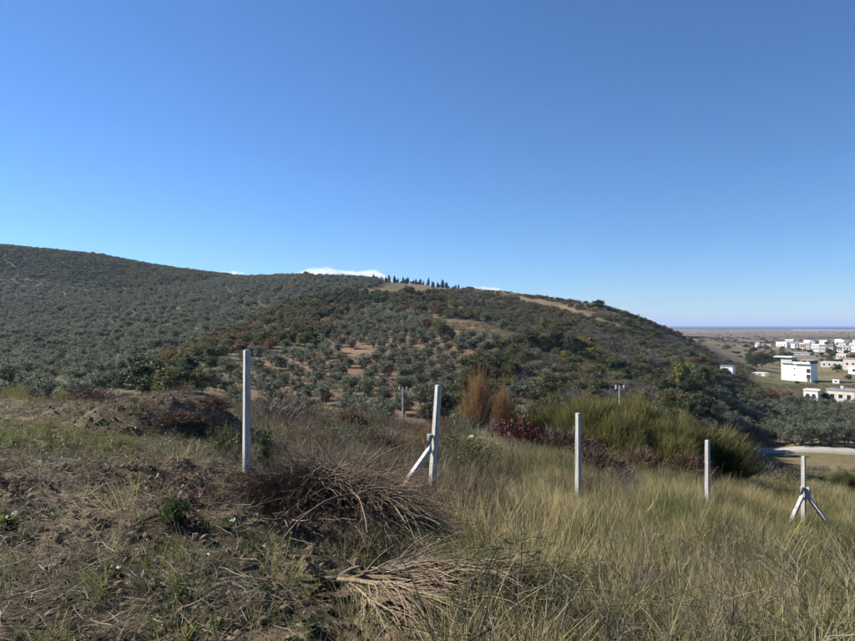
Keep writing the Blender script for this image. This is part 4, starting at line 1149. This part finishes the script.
# ------------------------------------------------------------------ cut brush
def brush_pile():
    rr = np.random.default_rng(300)
    p = hit1(322, 534, 4)
    o = thing('brush_pile', p, 'heap of cut brown twigs between the tall post and the leaning post', 'brush pile')
    rx, ry, hh = 1.0, 0.65, 0.56
    n = 2300
    x0 = np.clip(rr.normal(size=n) * 0.42, -0.9, 1.0) * rx; y0 = rr.normal(size=n) * 0.25 * ry + 0.3
    z0 = hh * np.clip(1 - (x0 / rx) ** 2 - ((y0 - 0.3) / ry) ** 2, 0.03, 1) * (0.35 + 0.65 * rr.random(n))
    dx = np.sign(x0 - 0.1 + 0.5 * rr.normal(size=n)) * (0.5 + 0.8 * rr.random(n))
    d = np.c_[dx, -0.35 + 0.55 * rr.normal(size=n), 0.25 + 0.35 * rr.normal(size=n)]
    P = curve_paths(np.c_[x0, y0, z0], norm(d), 0.28 + 0.55 * rr.random(n), 7, 0.17, rr, 0.14)
    g = np.maximum(P[..., 2], 0.02 * rr.random((n, 1))); P[..., 2] = g
    acc = Acc(); tubes(acc, P, np.linspace(1, 0.35, 7)[None] * (0.0022 + 0.003 * rr.random((n, 1)) ** 2), np.clip(0.42 + 0.2 * rr.normal(size=n), 0, 1), 3)
    obj('twigs', acc.mesh('twigs', M['brown_twig']), o)
    for i in range(11):
        x1 = -0.9 + 1.8 * rr.random(); 
        d = np.array([[0.9 * rr.normal(), -0.7 - 0.3 * rr.random(), 0.1]])
        s_ = np.array([[x1 * 0.5, 0.25 * rr.normal() + 0.1, hh * (0.55 + 0.3 * rr.random())]])
        P = curve_paths(s_, norm(d), np.array([0.7 + 0.5 * rr.random()]), 7, 0.1, rr, 0.16)
        P[..., 2] = np.maximum(P[..., 2], 0.02)
        acc = Acc(); tubes(acc, P, np.linspace(1, 0.5, 7)[None] * (0.006 + 0.006 * rr.random()), 0.45 + 0.4 * rr.random(), 6)
        obj('branch', acc.mesh('branch', M['brown_twig'], True), o)
    # paler, straighter sticks on the right shoulder
    n = 220
    st = np.c_[0.35 + 0.35 * rr.random(n), 0.1 + 0.3 * rr.random(n), hh * (0.35 + 0.35 * rr.random(n))]
    P = curve_paths(st, norm(np.c_[0.9 + 0.3 * rr.normal(size=n), -0.5 + 0.3 * rr.normal(size=n), -0.15 + 0.2 * rr.normal(size=n)]), 0.3 + 0.6 * rr.random(n), 6, 0.07, rr, 0.10)
    P[..., 2] = np.maximum(P[..., 2], 0.01)
    acc = Acc(); tubes(acc, P, np.linspace(1, 0.4, 6)[None] * (0.003 + 0.003 * rr.random((n, 1))), np.clip(0.4 + 0.2 * rr.normal(size=n), 0, 1), 3)
    obj('pale_sticks', acc.mesh('pale_sticks', M['pale_twig']), o)
brush_pile()

def cut_shrub():
    rr = np.random.default_rng(310)
    p = hit1(330, 598, 3)
    o = thing('uprooted_shrub', p, 'uprooted dry shrub lying with fanned pale branches near the camera', 'cut shrub')
    def ground(P):   # keep sticks on the soil
        g = height(P[..., 0] + p[0], P[..., 1] + p[1]) - p[2]
        P[..., 2] = np.maximum(P[..., 2], g + 0.01)
        return P
    # root stump
    acc = Acc()
    n = 11
    P = curve_paths(np.tile([[0.05, 0.0, 0.10]], (n, 1)) + rr.normal(size=(n, 3)) * 0.02, norm(np.c_[-0.8 + 0.5 * rr.normal(size=n), 0.7 * rr.normal(size=n), 0.15 * rr.normal(size=n)]), 0.14 + 0.12 * rr.random(n), 5, 0.2, rr, 0.05)
    tubes(acc, P, np.linspace(1, 0.35, 5)[None] * (0.016 + 0.016 * rr.random((n, 1))), 0.15 + 0.3 * rr.random(n), 6)
    obj('root', acc.mesh('root', M['brown_twig'], True), o)
    mains = []
    spec = [(0.02, 1.15, 0.026), (-0.24, 1.1, 0.022), (0.14, 0.95, 0.018), (-0.44, 1.05, 0.020), (-0.62, 0.95, 0.016), (-0.12, 1.15, 0.018), (0.28, 0.75, 0.014), (-0.85, 0.65, 0.013)]
    for a, L, R_ in spec:
        P = curve_paths(np.array([[0.06, 0.02 * rr.normal(), 0.11 + 0.03 * rr.random()]]), norm(np.array([[math.cos(a), math.sin(a), 0.14 + 0.05 * rr.normal()]])), np.array([L]), 12, 0.055, rr, 0.022)
        P = ground(P)
        acc = Acc(); tubes(acc, P, np.linspace(1, 0.25, 12)[None] * R_, 0.2 + 0.25 * rr.random(), 7)
        obj('branch', acc.mesh('branch', M['pale_twig'], True), o)
        mains.append(P[0])
    # two short upright broken limbs
    for a, L in ((1.0, 0.30), (2.1, 0.22)):
        P = curve_paths(np.array([[0.22, 0.05, 0.12]]), norm(np.array([[math.cos(a) * 0.9, math.sin(a) * 0.6, 0.75]])), np.array([L]), 6, 0.2, rr)
        acc = Acc(); tubes(acc, P, np.linspace(1, 0.4, 6)[None] * 0.011, 0.45, 6)
        obj('broken_limb', acc.mesh('broken_limb', M['brown_twig'], True), o)
    mains = np.array(mains)
    def twigs(n, lo, L0, L1, rad, mat, nm, tint, down=0.25, K=9, bend=0.11, droop=0.05):
        k = rr.integers(0, len(mains), n); f = lo + (0.97 - lo) * rr.random(n); q = f * 11; i0 = np.minimum(q.astype(int), 10); w = (q - i0)[:, None]
        B = mains[k, i0] * (1 - w) + mains[k, i0 + 1] * w + rr.normal(size=(n, 3)) * 0.012
        d = norm(mains[k, i0 + 1] - mains[k, i0]) + np.c_[0.25 * rr.normal(size=n), -down + 0.3 * rr.normal(size=n), 0.12 + 0.16 * rr.normal(size=n)]
        P = ground(curve_paths(B, norm(d), L0 + L1 * rr.random(n), K, bend, rr, droop))
        acc = Acc(); tubes(acc, P, np.linspace(1, 0.3, K)[None] * rad * (0.6 + 0.8 * rr.random((n, 1))), np.clip(tint + 0.2 * rr.normal(size=n), 0, 1), 3)
        obj(nm, acc.mesh(nm, M[mat]), o)
        return P
    T = twigs(250, 0.22, 0.3, 0.5, 0.0040, 'pale_twig', 'twigs', 0.15, 0.5)
    twigs(380, 0.3, 0.25, 0.45, 0.003, 'brown_twig', 'thin_twigs', 0.6, 0.5)
    T2 = twigs(420, 0.6, 0.25, 0.4, 0.0028, 'broom', 'green_shoots', 0.4, 0.5)
    E_ = T2[:, -3:].reshape(-1, 3); E_ = E_[E_[:, 0] > 0.75]
    n = 3200
    B = E_[rr.integers(0, len(E_), n)] + rr.normal(size=(n, 3)) * 0.03
    P = curve_paths(B, norm(np.c_[0.7 + 0.4 * rr.normal(size=n), -0.4 + 0.4 * rr.normal(size=n), 0.1 + 0.3 * rr.normal(size=n)]), 0.06 + 0.10 * rr.random(n), 3, 0.1, rr, 0.04)
    acc = Acc(); ribbons(acc, ground(P), np.array([[1, 0.9, 0.4]]) * 0.005 * np.ones((n, 1)), np.clip(0.25 + 0.2 * rr.normal(size=n), 0, 1), rr)
    obj('green_sprigs', acc.mesh('green_sprigs', M['broom']), o)
cut_shrub()
for i, (a, b, L, ang, mat, lab) in enumerate([
    (300, 540, 0.55, -0.9, 'grey_twig', 'grey forked dead branch lying below the brush pile'), (262, 522, 0.5, -0.15, 'grey_twig', 'grey curved dead branch left of the brush pile'),
    (385, 545, 0.45, 0.5, 'pale_twig', 'bundle of pale dry stalks above the uprooted shrub'), (60, 505, 0.7, 0.9, 'pale_twig', 'long pale stick on the bare soil at the left'),
    (95, 545, 0.5, -0.5, 'pale_twig', 'pale bent stick in the lower left litter')]):
    rr = np.random.default_rng(400 + i)
    p = hit1(a, b, 3)
    o = thing('dead_branch', p, lab, 'branch', 'dead branches on the soil')
    n = 26 if 'bundle' in lab else 1
    P = curve_paths(np.tile([[0, 0, 0.03]], (n, 1)) + rr.normal(size=(n, 3)) * (0.02 if n > 1 else 0), norm(np.c_[math.cos(ang) + 0.12 * rr.normal(size=n), math.sin(ang) + 0.12 * rr.normal(size=n), 0.12 + 0.08 * rr.normal(size=n)]), L * (0.6 + 0.4 * rr.random(n)) if n > 1 else np.array([L]), 8, 0.12, rr, 0.04)
    P[..., 2] = np.maximum(P[..., 2], height(P[..., 0] + p[0], P[..., 1] + p[1]) - p[2] + 0.008)
    acc = Acc(); tubes(acc, P, np.linspace(1, 0.4, 8)[None] * (0.009 if n == 1 else 0.003), 0.6, 5)
    obj('stem', acc.mesh('stem', M[mat], True), o)
    if n == 1:
        B = P[0, [2, 3, 4, 5, 5, 6]]
        Q = curve_paths(B, norm(rr.normal(size=(6, 3)) * np.array([1, 1, 0.35]) + np.array([math.cos(ang), math.sin(ang), 0.3])), 0.12 + 0.2 * rr.random(6), 6, 0.15, rr, 0.03)
        Q[..., 2] = np.maximum(Q[..., 2], height(Q[..., 0] + p[0], Q[..., 1] + p[1]) - p[2] + 0.008)
        for j in range(6):
            acc = Acc(); tubes(acc, Q[j:j + 1], np.linspace(1, 0.4, 6)[None] * 0.005, 0.55, 4); obj('side_twig', acc.mesh('side_twig', M[mat]), o)

def rock(px_, py_, size, label, seed, ymin):
    import bmesh
    p = hit1(px_, py_, ymin)
    bm = bmesh.new(); bmesh.ops.create_icosphere(bm, subdivisions=3, radius=1.0)
    rr = np.random.default_rng(seed)
    dirs = norm(rr.normal(size=(9, 3)))
    for v in bm.verts:
        c = np.array(v.co)
        cut = min([1.0] + [0.72 / max(1e-3, float(c @ d)) for d in dirs if c @ d > 0.72])
        v.co = Vector(c * cut * np.array((1.0, 0.75, 0.6)))
    me = bpy.data.meshes.new('rock'); bm.to_mesh(me); bm.free(); me.materials.append(M['stone'])
    o = obj('rock', me, None, (p[0], p[1], p[2] + size * 0.25), seed * 0.8); o.scale = (size,) * 3
    tag(o, label, 'rock', 'pale rocks')
rock(474, 446, 0.55, 'pale limestone rock half hidden below the orange bush', 1, 18)
rock(531, 452, 0.45, 'pale limestone rock below the red bush', 2, 18)
rock(487, 443, 0.35, 'smaller pale rock right of the rock below the orange bush', 3, 18)
rock(426, 432, 0.22, 'tiny white stone left of the leaning post top', 4, 18)
rock(65, 447, 0.06, 'small white stone on the green patch at the left', 5, 4)
rock(363, 359, 0.8, 'big pale boulder on the bare soil inside the grove', 6, 90)
rock(349, 363, 1.0, 'yellowish boulder left of the big one in the grove', 7, 90)

# ------------------------------------------------------------------ grass, weeds, litter and clods of the foreground
def tuft(seed, n, h0, h1, spread, lean, wid, K=4, droop=0.06, bend=0.06, tm=0.5, ts=0.2):
    rr = np.random.default_rng(seed)
    a = rr.random(n) * 6.283; u = np.sqrt(rr.random(n)) * spread
    base = np.c_[np.cos(a) * u, np.sin(a) * u, np.full(n, -0.02)]
    d = np.c_[np.cos(a) * 0.3 + lean * rr.normal(size=n), np.sin(a) * 0.3 + lean * rr.normal(size=n), np.ones(n)]
    P = curve_paths(base, norm(d), h0 + (h1 - h0) * rr.random(n), K, bend, rr, droop)
    acc = Acc()
    ribbons(acc, P, np.linspace(1, 0.25, K)[None] * wid * (0.7 + 0.6 * rr.random((n, 1))), np.clip(tm + ts * rr.normal(size=n), 0, 1), rr)
    return acc
def weed(seed, n, h, wid, sub):
    rr = np.random.default_rng(seed)
    b = bare_acc(seed, n, 0.7, 5, wid / h, sub)
    b.v = [v * h for v in b.v]
    return b
def rosette(seed, n, size):
    rr = np.random.default_rng(seed)
    acc = Acc()
    a = rr.random(n) * 6.283; u = rr.random(n)
    C = np.c_[np.cos(a) * u * size, np.sin(a) * u * size, 0.01 + size * 0.6 * rr.random(n) * (1.1 - u)]
    leaves(acc, C, size * 0.28 * (0.6 + 0.8 * rr.random(n)), 0.5, np.clip(0.5 + 0.22 * rr.normal(size=n), 0, 1), 1.6, rr)
    return acc
def litter(seed, n, L):
    rr = np.random.default_rng(seed)
    C = np.c_[rr.normal(size=(n, 2)) * 0.16, 0.012 + 0.025 * rr.random(n)]
    d = norm(np.c_[rr.normal(size=(n, 2)), 0.12 * rr.normal(size=n)])
    P = curve_paths(C, d, L * (0.4 + rr.random(n)), 4, 0.14, rr, 0.0)
    P[..., 2] = np.maximum(P[..., 2], 0.004)
    acc = Acc(); ribbons(acc, P, np.array([[1, 1, 0.9, 0.5]]) * 0.0032 * (0.6 + 0.8 * rr.random((n, 1))), np.clip(0.5 + 0.25 * rr.normal(size=n), 0, 1), rr)
    return acc
def clod(seed):
    import bmesh
    rr = np.random.default_rng(seed)
    bm = bmesh.new(); bmesh.ops.create_icosphere(bm, subdivisions=2, radius=1.0)
    for v in bm.verts: v.co = Vector(np.array(v.co) * (0.75 + 0.45 * rr.random()) * np.array((1, 0.85, 0.62)))
    bmesh.ops.subdivide_edges(bm, edges=list(bm.edges), cuts=1, smooth=0.6)
    for v in bm.verts: v.co *= 0.94 + 0.12 * rr.random()
    for f_ in bm.faces: f_.smooth = True
    me = bpy.data.meshes.new('clod'); bm.to_mesh(me); bm.free(); me.materials.append(M['soil_clod'])
    return me
SRC = {
 'straw_tall': [tuft(500 + i, 30, 0.22, 0.56, 0.10, 0.16, 0.0058, 5, 0.07, 0.06).mesh('straw_tall', M['straw']) for i in range(4)],
 'straw_low': [tuft(510 + i, 34, 0.12, 0.36, 0.13, 0.45, 0.0052, 4, 0.12, 0.10).mesh('straw_low', M['straw']) for i in range(4)],
 'grey_low': [tuft(520 + i, 34, 0.10, 0.34, 0.13, 0.6, 0.0048, 4, 0.14, 0.14).mesh('grey_low', M['greygrass']) for i in range(4)],
 'green_tall': [tuft(530 + i, 34, 0.18, 0.48, 0.10, 0.2, 0.0062, 5, 0.08, 0.05).mesh('green_tall', M['green_grass']) for i in range(4)],
 'green_low': [tuft(540 + i, 36, 0.06, 0.20, 0.10, 0.35, 0.0055, 4, 0.10, 0.08).mesh('green_low', M['green_grass']) for i in range(3)],
 'weed_grey': [weed(550 + i, 9, 0.48, 0.0055, 8).mesh('weed_grey', M['greygrass']) for i in range(3)],
 'weed_brown': [weed(555 + i, 10, 0.42, 0.0055, 9).mesh('weed_brown', M['brown_twig']) for i in range(3)],
 'rosette': [rosette(560 + i, 34, 0.10).mesh('rosette', M['weed_leaf']) for i in range(4)],
 'red_weed': [rosette(565 + i, 40, 0.13).mesh('red_weed', M['red_weed']) for i in range(3)],
 'litter': [litter(570 + i, 26, 0.20).mesh('litter', M['greygrass']) for i in range(3)],
 'litter_grey': [litter(575 + i, 30, 0.20).mesh('litter_grey', M['greygrass']) for i in range(3)],
 'clod': [clod(580 + i) for i in range(4)],
}
r = np.random.default_rng(900)
def field(n_per_m2, ymax, ymin=2.4):
    """random ground points of the wedge in front of the camera"""
    area = (ymax ** 2 - ymin ** 2) / 2 * 1.55
    n = int(n_per_m2 * area)
    Y = np.sqrt(ymin ** 2 + (ymax ** 2 - ymin ** 2) * r.random(n))
    X = (r.random(n) * 1.55 - 0.775) * Y
    z = height(X, Y)
    px, py = pix(X, Y, z)
    return X, Y, z, px, py
def onmound(X, Y):
    return sum(np.exp(-((X - a) / (b * 1.0)) ** 2 - ((Y - c - 0.1) / (d * 1.0)) ** 2) for a, c, b, d, h in MOUNDS[:3])
def put(name, src, X, Y, z, keep, s0, s1, label, cat, tilt=0.12, zs=None, sink=0.0):
    if cat in ('grass', 'weeds'): keep = keep & (r.random(X.size) > 0.8 * np.exp(-((X - 0.05) / 0.75) ** 4 - ((Y - 4.75) / 0.42) ** 4)) & (r.random(X.size) > 0.85 * np.exp(-((X + 1.25) / 0.75) ** 2 - ((Y - 7.2) / 0.6) ** 2)) & (r.random(X.size) > 0.9 * onmound(X, Y))
    n = int(keep.sum())
    s = s0 + (s1 - s0) * r.random(n)
    if zs is not None: s = s * zs[keep]
    rot = np.c_[r.normal(size=(n, 2)) * tilt, r.random(n) * 6.283]
    print(name, n)
    return scatter(name, SRC[src], np.c_[X[keep], Y[keep], z[keep] - sink], rot, s, label, cat)
def box_mask(px, py, cx_, cy_, rx_, ry_):
    return np.exp(-((px - cx_) / rx_) ** 2 - ((py - cy_) / ry_) ** 2)

# tall dry grass on the right
X, Y, z, px, py = field(30, 34)
nz = fbm(X * 0.55 + 9, Y * 0.55, 4); edge = px + 60 * nz * 2
Rt = smooth(400, 600, edge + 0.25 * (py - 500))
tall = Rt * (0.35 + 0.65 * smooth(-0.18, 0.12, nz)) * (0.12 + 0.88 * smooth(610, 520, py))
zs = 0.55 + 0.9 * smooth(-0.2, 0.22, fbm(X * 0.9 + 3, Y * 0.9 + 8, 3))
put('tall_dry_grass', 'straw_tall', X, Y, z, r.random(X.size) < 0.62 * tall * smooth(-0.24, 0.02, fbm(X * 1.6 + 13, Y * 1.6, 3)), 0.7, 1.25, 'tall straw-coloured dry grass covering the right side', 'grass', 0.22, zs)
X, Y, z, px, py = field(34, 30)
nz = fbm(X * 0.7 + 29, Y * 0.7, 4)
Rt = smooth(300, 560, px + 120 * nz)
put('matted_dry_grass', 'straw_low', X, Y, z, r.random(X.size) < 0.012 + 0.6 * Rt * smooth(-0.22, 0.1, nz), 0.6, 1.3, 'low matted dry grass on the soil', 'grass', 0.3)
X, Y, z, px, py = field(40, 26)
nz = fbm(X * 0.8 + 51, Y * 0.8, 4)
put('dead_grey_grass', 'grey_low', X, Y, z, r.random(X.size) < (0.07 + 0.40 * smooth(280, 500, px)) * smooth(-0.2, 0.15, nz), 0.6, 1.3, 'dead grey-brown grass tangled over the ground', 'grass', 0.35)
# green grass
X, Y, z, px, py = field(20, 38)
nz = fbm(X * 0.5 + 77, Y * 0.5, 4)
g = smooth(560, 720, px + 160 * nz) * (0.3 + 0.7 * smooth(-0.10, 0.12, nz)) + 0.15 * smooth(420, 560, px) + 0.75 * box_mask(px, py, 800, 480, 130, 26) + 0.4 * box_mask(px, py, 830, 560, 60, 60) + 0.5 * box_mask(px, py, 660, 470, 60, 16) + 0.3 * box_mask(px, py, 470, 460, 90, 16)
put('tall_green_grass', 'green_tall', X, Y, z, r.random(X.size) < np.clip(g, 0, 0.8) * smooth(-0.26, 0.0, fbm(X * 1.5 + 19, Y * 1.5, 3)), 0.6, 1.35, 'tall green grass growing around the corner post', 'grass', 0.2, 0.6 + 0.8 * smooth(-0.2, 0.2, nz))
X, Y, z, px, py = field(46, 26)
nz = fbm(X * 0.9 + 5, Y * 0.9, 4)
g = 0.10 * smooth(-0.1, 0.2, nz) + 0.8 * box_mask(px, py, 40, 442, 60, 13) + 0.5 * box_mask(px, py, 150, 440, 90, 18) + 0.65 * box_mask(px, py, 430, 548, 80, 16) + 0.15 * box_mask(px, py, 300, 560, 110, 30) + 0.4 * smooth(420, 640, px) + 0.2 * box_mask(px, py, 110, 600, 120, 30)
put('short_green_grass', 'green_low', X, Y, z, r.random(X.size) < np.clip(g, 0, 0.9), 0.6, 1.4, 'short green grass patches on the soil', 'grass', 0.2)
# weeds
X, Y, z, px, py = field(14, 36)
nz = fbm(X * 0.6 + 33, Y * 0.6, 4)
w = 0.6 * box_mask(px, py, 430, 470, 170, 55) + 0.4 * box_mask(px, py, 330, 430, 130, 28) + 0.22 * smooth(520, 640, px) * smooth(0.02, 0.2, nz) + 0.16 * smooth(420, 560, px) + 0.02
put('dead_grey_weeds', 'weed_grey', X, Y, z, r.random(X.size) < np.clip(w * smooth(-0.25, 0.1, nz), 0, 0.85), 0.6, 1.5, 'dry grey weed stalks in the middle of the plot', 'weeds', 0.2)
X, Y, z, px, py = field(12, 36)
nz = fbm(X * 0.6 + 63, Y * 0.6, 4)
w = box_mask(px, py, 420, 490, 130, 50) + 0.5 * box_mask(px, py, 290, 440, 80, 26) + 0.015 + 0.03 * smooth(500, 700, px)
put('dead_brown_weeds', 'weed_brown', X, Y, z, r.random(X.size) < np.clip(w * smooth(-0.2, 0.1, nz), 0, 0.8), 0.6, 1.4, 'dry brown weed stalks around the leaning post', 'weeds', 0.25)
X, Y, z, px, py = field(40, 24)
nz = fbm(X * 1.2 + 83, Y * 1.2, 4)
w = 0.10 * smooth(-0.05, 0.2, nz) + 0.85 * box_mask(px, py, 25, 442, 55, 12) + 0.6 * box_mask(px, py, 130, 430, 50, 16) + 0.5 * box_mask(px, py, 225, 450, 60, 14) + 0.35 * box_mask(px, py, 420, 545, 70, 18) + 0.3 * box_mask(px, py, 210, 570, 90, 30) + 0.12 * smooth(-0.1, 0.1, nz) + 0.5 * smooth(520, 680, px) * smooth(0.02, 0.2, nz)
put('low_green_weeds', 'rosette', X, Y, z, r.random(X.size) < np.clip(w, 0, 0.9), 0.4, 1.25, 'low leafy green weeds on the open soil', 'weeds', 0.15)
w = 0.75 * box_mask(px, py, 195, 490, 45, 20) + 0.35 * box_mask(px, py, 60, 480, 60, 8)
put('reddish_dry_weeds', 'red_weed', X, Y, z, r.random(X.size) < w, 0.5, 1.2, 'reddish dry leaves left of the brush pile', 'weeds', 0.2)
# litter and clods
X, Y, z, px, py = field(50, 18)
nz = fbm(X * 0.9 + 15, Y * 0.9, 4)
put('straw_litter', 'litter', X, Y, z, r.random(X.size) < 0.55 * smooth(-0.2, 0.15, nz), 0.6, 1.3, 'pale straw litter strewn over the soil', 'litter', 0.1)
X, Y, z, px, py = field(54, 18)
nz = fbm(X * 0.9 + 25, Y * 0.9, 4)
put('grey_litter', 'litter_grey', X, Y, z, r.random(X.size) < 0.55 * smooth(-0.2, 0.15, nz), 0.6, 1.4, 'grey dead stalk litter strewn over the soil', 'litter', 0.1)
X, Y, z, px, py = field(60, 20)
nz = fbm(X * 1.1 + 45, Y * 1.1, 4)
lw = smooth(480, 300, px + 100 * nz)
fur = 0.6 * onmound(X, Y) + box_mask(px, py, 60, 478, 120, 8) + 0.8 * box_mask(px, py, 40, 500, 60, 5) + 0.7 * box_mask(px, py, 330, 545, 60, 18)
put('soil_clods', 'clod', X, Y, z, r.random(X.size) < lw * (0.10 + 0.85 * smooth(-0.02, 0.22, nz)) + fur, 0.008, 0.05, 'loose clods of brown soil on the bare ground', 'soil', 1.0)

X, Y, z, px, py = field(260, 11)
nz = fbm(X * 1.4 + 5, Y * 1.4, 4)
put('soil_crumbs', 'clod', X, Y, z, r.random(X.size) < smooth(470, 330, px + 80 * nz) * (0.2 + 0.6 * smooth(-0.1, 0.2, nz)), 0.004, 0.016, 'fine crumbs of soil and gravel on the bare ground', 'soil', 1.0)

# rough grass over the middle slopes and the plain, far enough to read as one cover
r = np.random.default_rng(950)
n = 18000
Y = np.sqrt(45 ** 2 + (260 ** 2 - 45 ** 2) * r.random(n)); X = (-0.1 + 0.9 * r.random(n)) * Y
z = height(X, Y); px, py = pix(X, Y, z)
k = visible(X, Y, z + 0.6) & ~inpoly(px, py, GROVE) & ~((Y > 110) & (Y < 136) & (px > 700))
def broad_tuft(seed):
    return tuft(seed, 60, 0.25, 0.75, 0.55, 0.35, 0.035, 3, 0.1, 0.1)
SRC['slope_straw'] = [broad_tuft(590 + i).mesh('slope_straw', M['greygrass']) for i in range(2)]
SRC['slope_green'] = [broad_tuft(594 + i).mesh('slope_green', M['green_grass']) for i in range(2)]
nz = fbm(X / 12, Y / 12, 3)
put('slope_dry_grass', 'slope_straw', X, Y, z, k & (nz < 0.02), 0.6, 1.4, 'dry grass between the scrub on the far slopes', 'grass')
put('slope_green_grass', 'slope_green', X, Y, z, k & (nz >= 0.02), 0.6, 1.3, 'green grass between the scrub on the far slopes', 'grass')

# ------------------------------------------------------------------ clouds low behind the ridge, above the haze
def cloud_mat():
    m, nt, out = new_mat('cloud')
    v = nt.nodes.new('ShaderNodeVolumePrincipled')
    v.inputs['Color'].default_value = (1, 1, 1, 1); v.inputs['Density'].default_value = 0.0028; v.inputs['Anisotropy'].default_value = 0.2
    nt.links.new(v.outputs[0], out.inputs['Volume'])
    return m
M['cloud'] = cloud_mat()
def cloud(px0, px1, top, base, label, seed, Y=9000.0):
    import bmesh
    rr = np.random.default_rng(seed)
    bm = bmesh.new()
    w = (px1 - px0) / F * Y
    x0 = (px0 - CX) / F * Y; zb = (HY - base) / F * Y; ht = (base - top) / F * Y
    n = max(6, int((px1 - px0) * 1.1))
    for i in range(n):
        u = (i + rr.random()) / n
        hh = ht * (0.42 + 0.22 * rr.random()) * (0.55 + 0.45 * min(1, 6 * u, 6 * (1 - u)))
        mtx = Matrix.Translation((x0 + u * w, Y + rr.normal() * ht, zb + hh * 0.4)) @ Matrix.Diagonal((hh * 1.0, hh * 0.9, hh * 0.62, 1))
        bmesh.ops.create_icosphere(bm, subdivisions=3, radius=1.0, matrix=mtx)
    s_ = ht * 0.22
    for v in bm.verts:
        c = np.array(v.co)
        q = float(fbm(np.array([c[0] / s_ / 2 + c[1] / s_ / 3]), np.array([c[2] / s_ / 2 + c[1] / s_ / 5]), 3)[0])
        v.co += v.normal * q * s_ * 1.1
    me = bpy.data.meshes.new('cloud'); bm.to_mesh(me); bm.free(); me.materials.append(M['cloud'])
    me.polygons.foreach_set('use_smooth', np.ones(len(me.polygons), bool))
    tag(obj('cloud', me), label, 'cloud', 'low clouds behind the ridge')
cloud(296, 385, 263.5, 283, 'long white cloud bank low behind the ridge left of the cypresses', 1)
cloud(462, 502, 282, 295, 'small white cloud peeping over the brown ridge right of the cypresses', 2)
cloud(222, 240, 268, 276, 'faint tiny cloud above the left hill skyline', 3)

# ------------------------------------------------------------------ haze
def haze():
    m, nt, out = new_mat('haze')
    v = nt.nodes.new('ShaderNodeVolumePrincipled')
    v.inputs['Color'].default_value = (0.42, 0.55, 0.80, 1); v.inputs['Density'].default_value = HAZE_D
    nt.links.new(v.outputs[0], out.inputs['Volume'])
    acc = Acc(); acc.box((0, 0, (150 - 45) / 2), (124000, 124000, 195))
    o = obj('haze', acc.mesh('haze', m)); tag(o, 'thin pale blue haze over the plain and hills', 'haze', kind='stuff')
HAZE_D = 8.5e-5
haze()
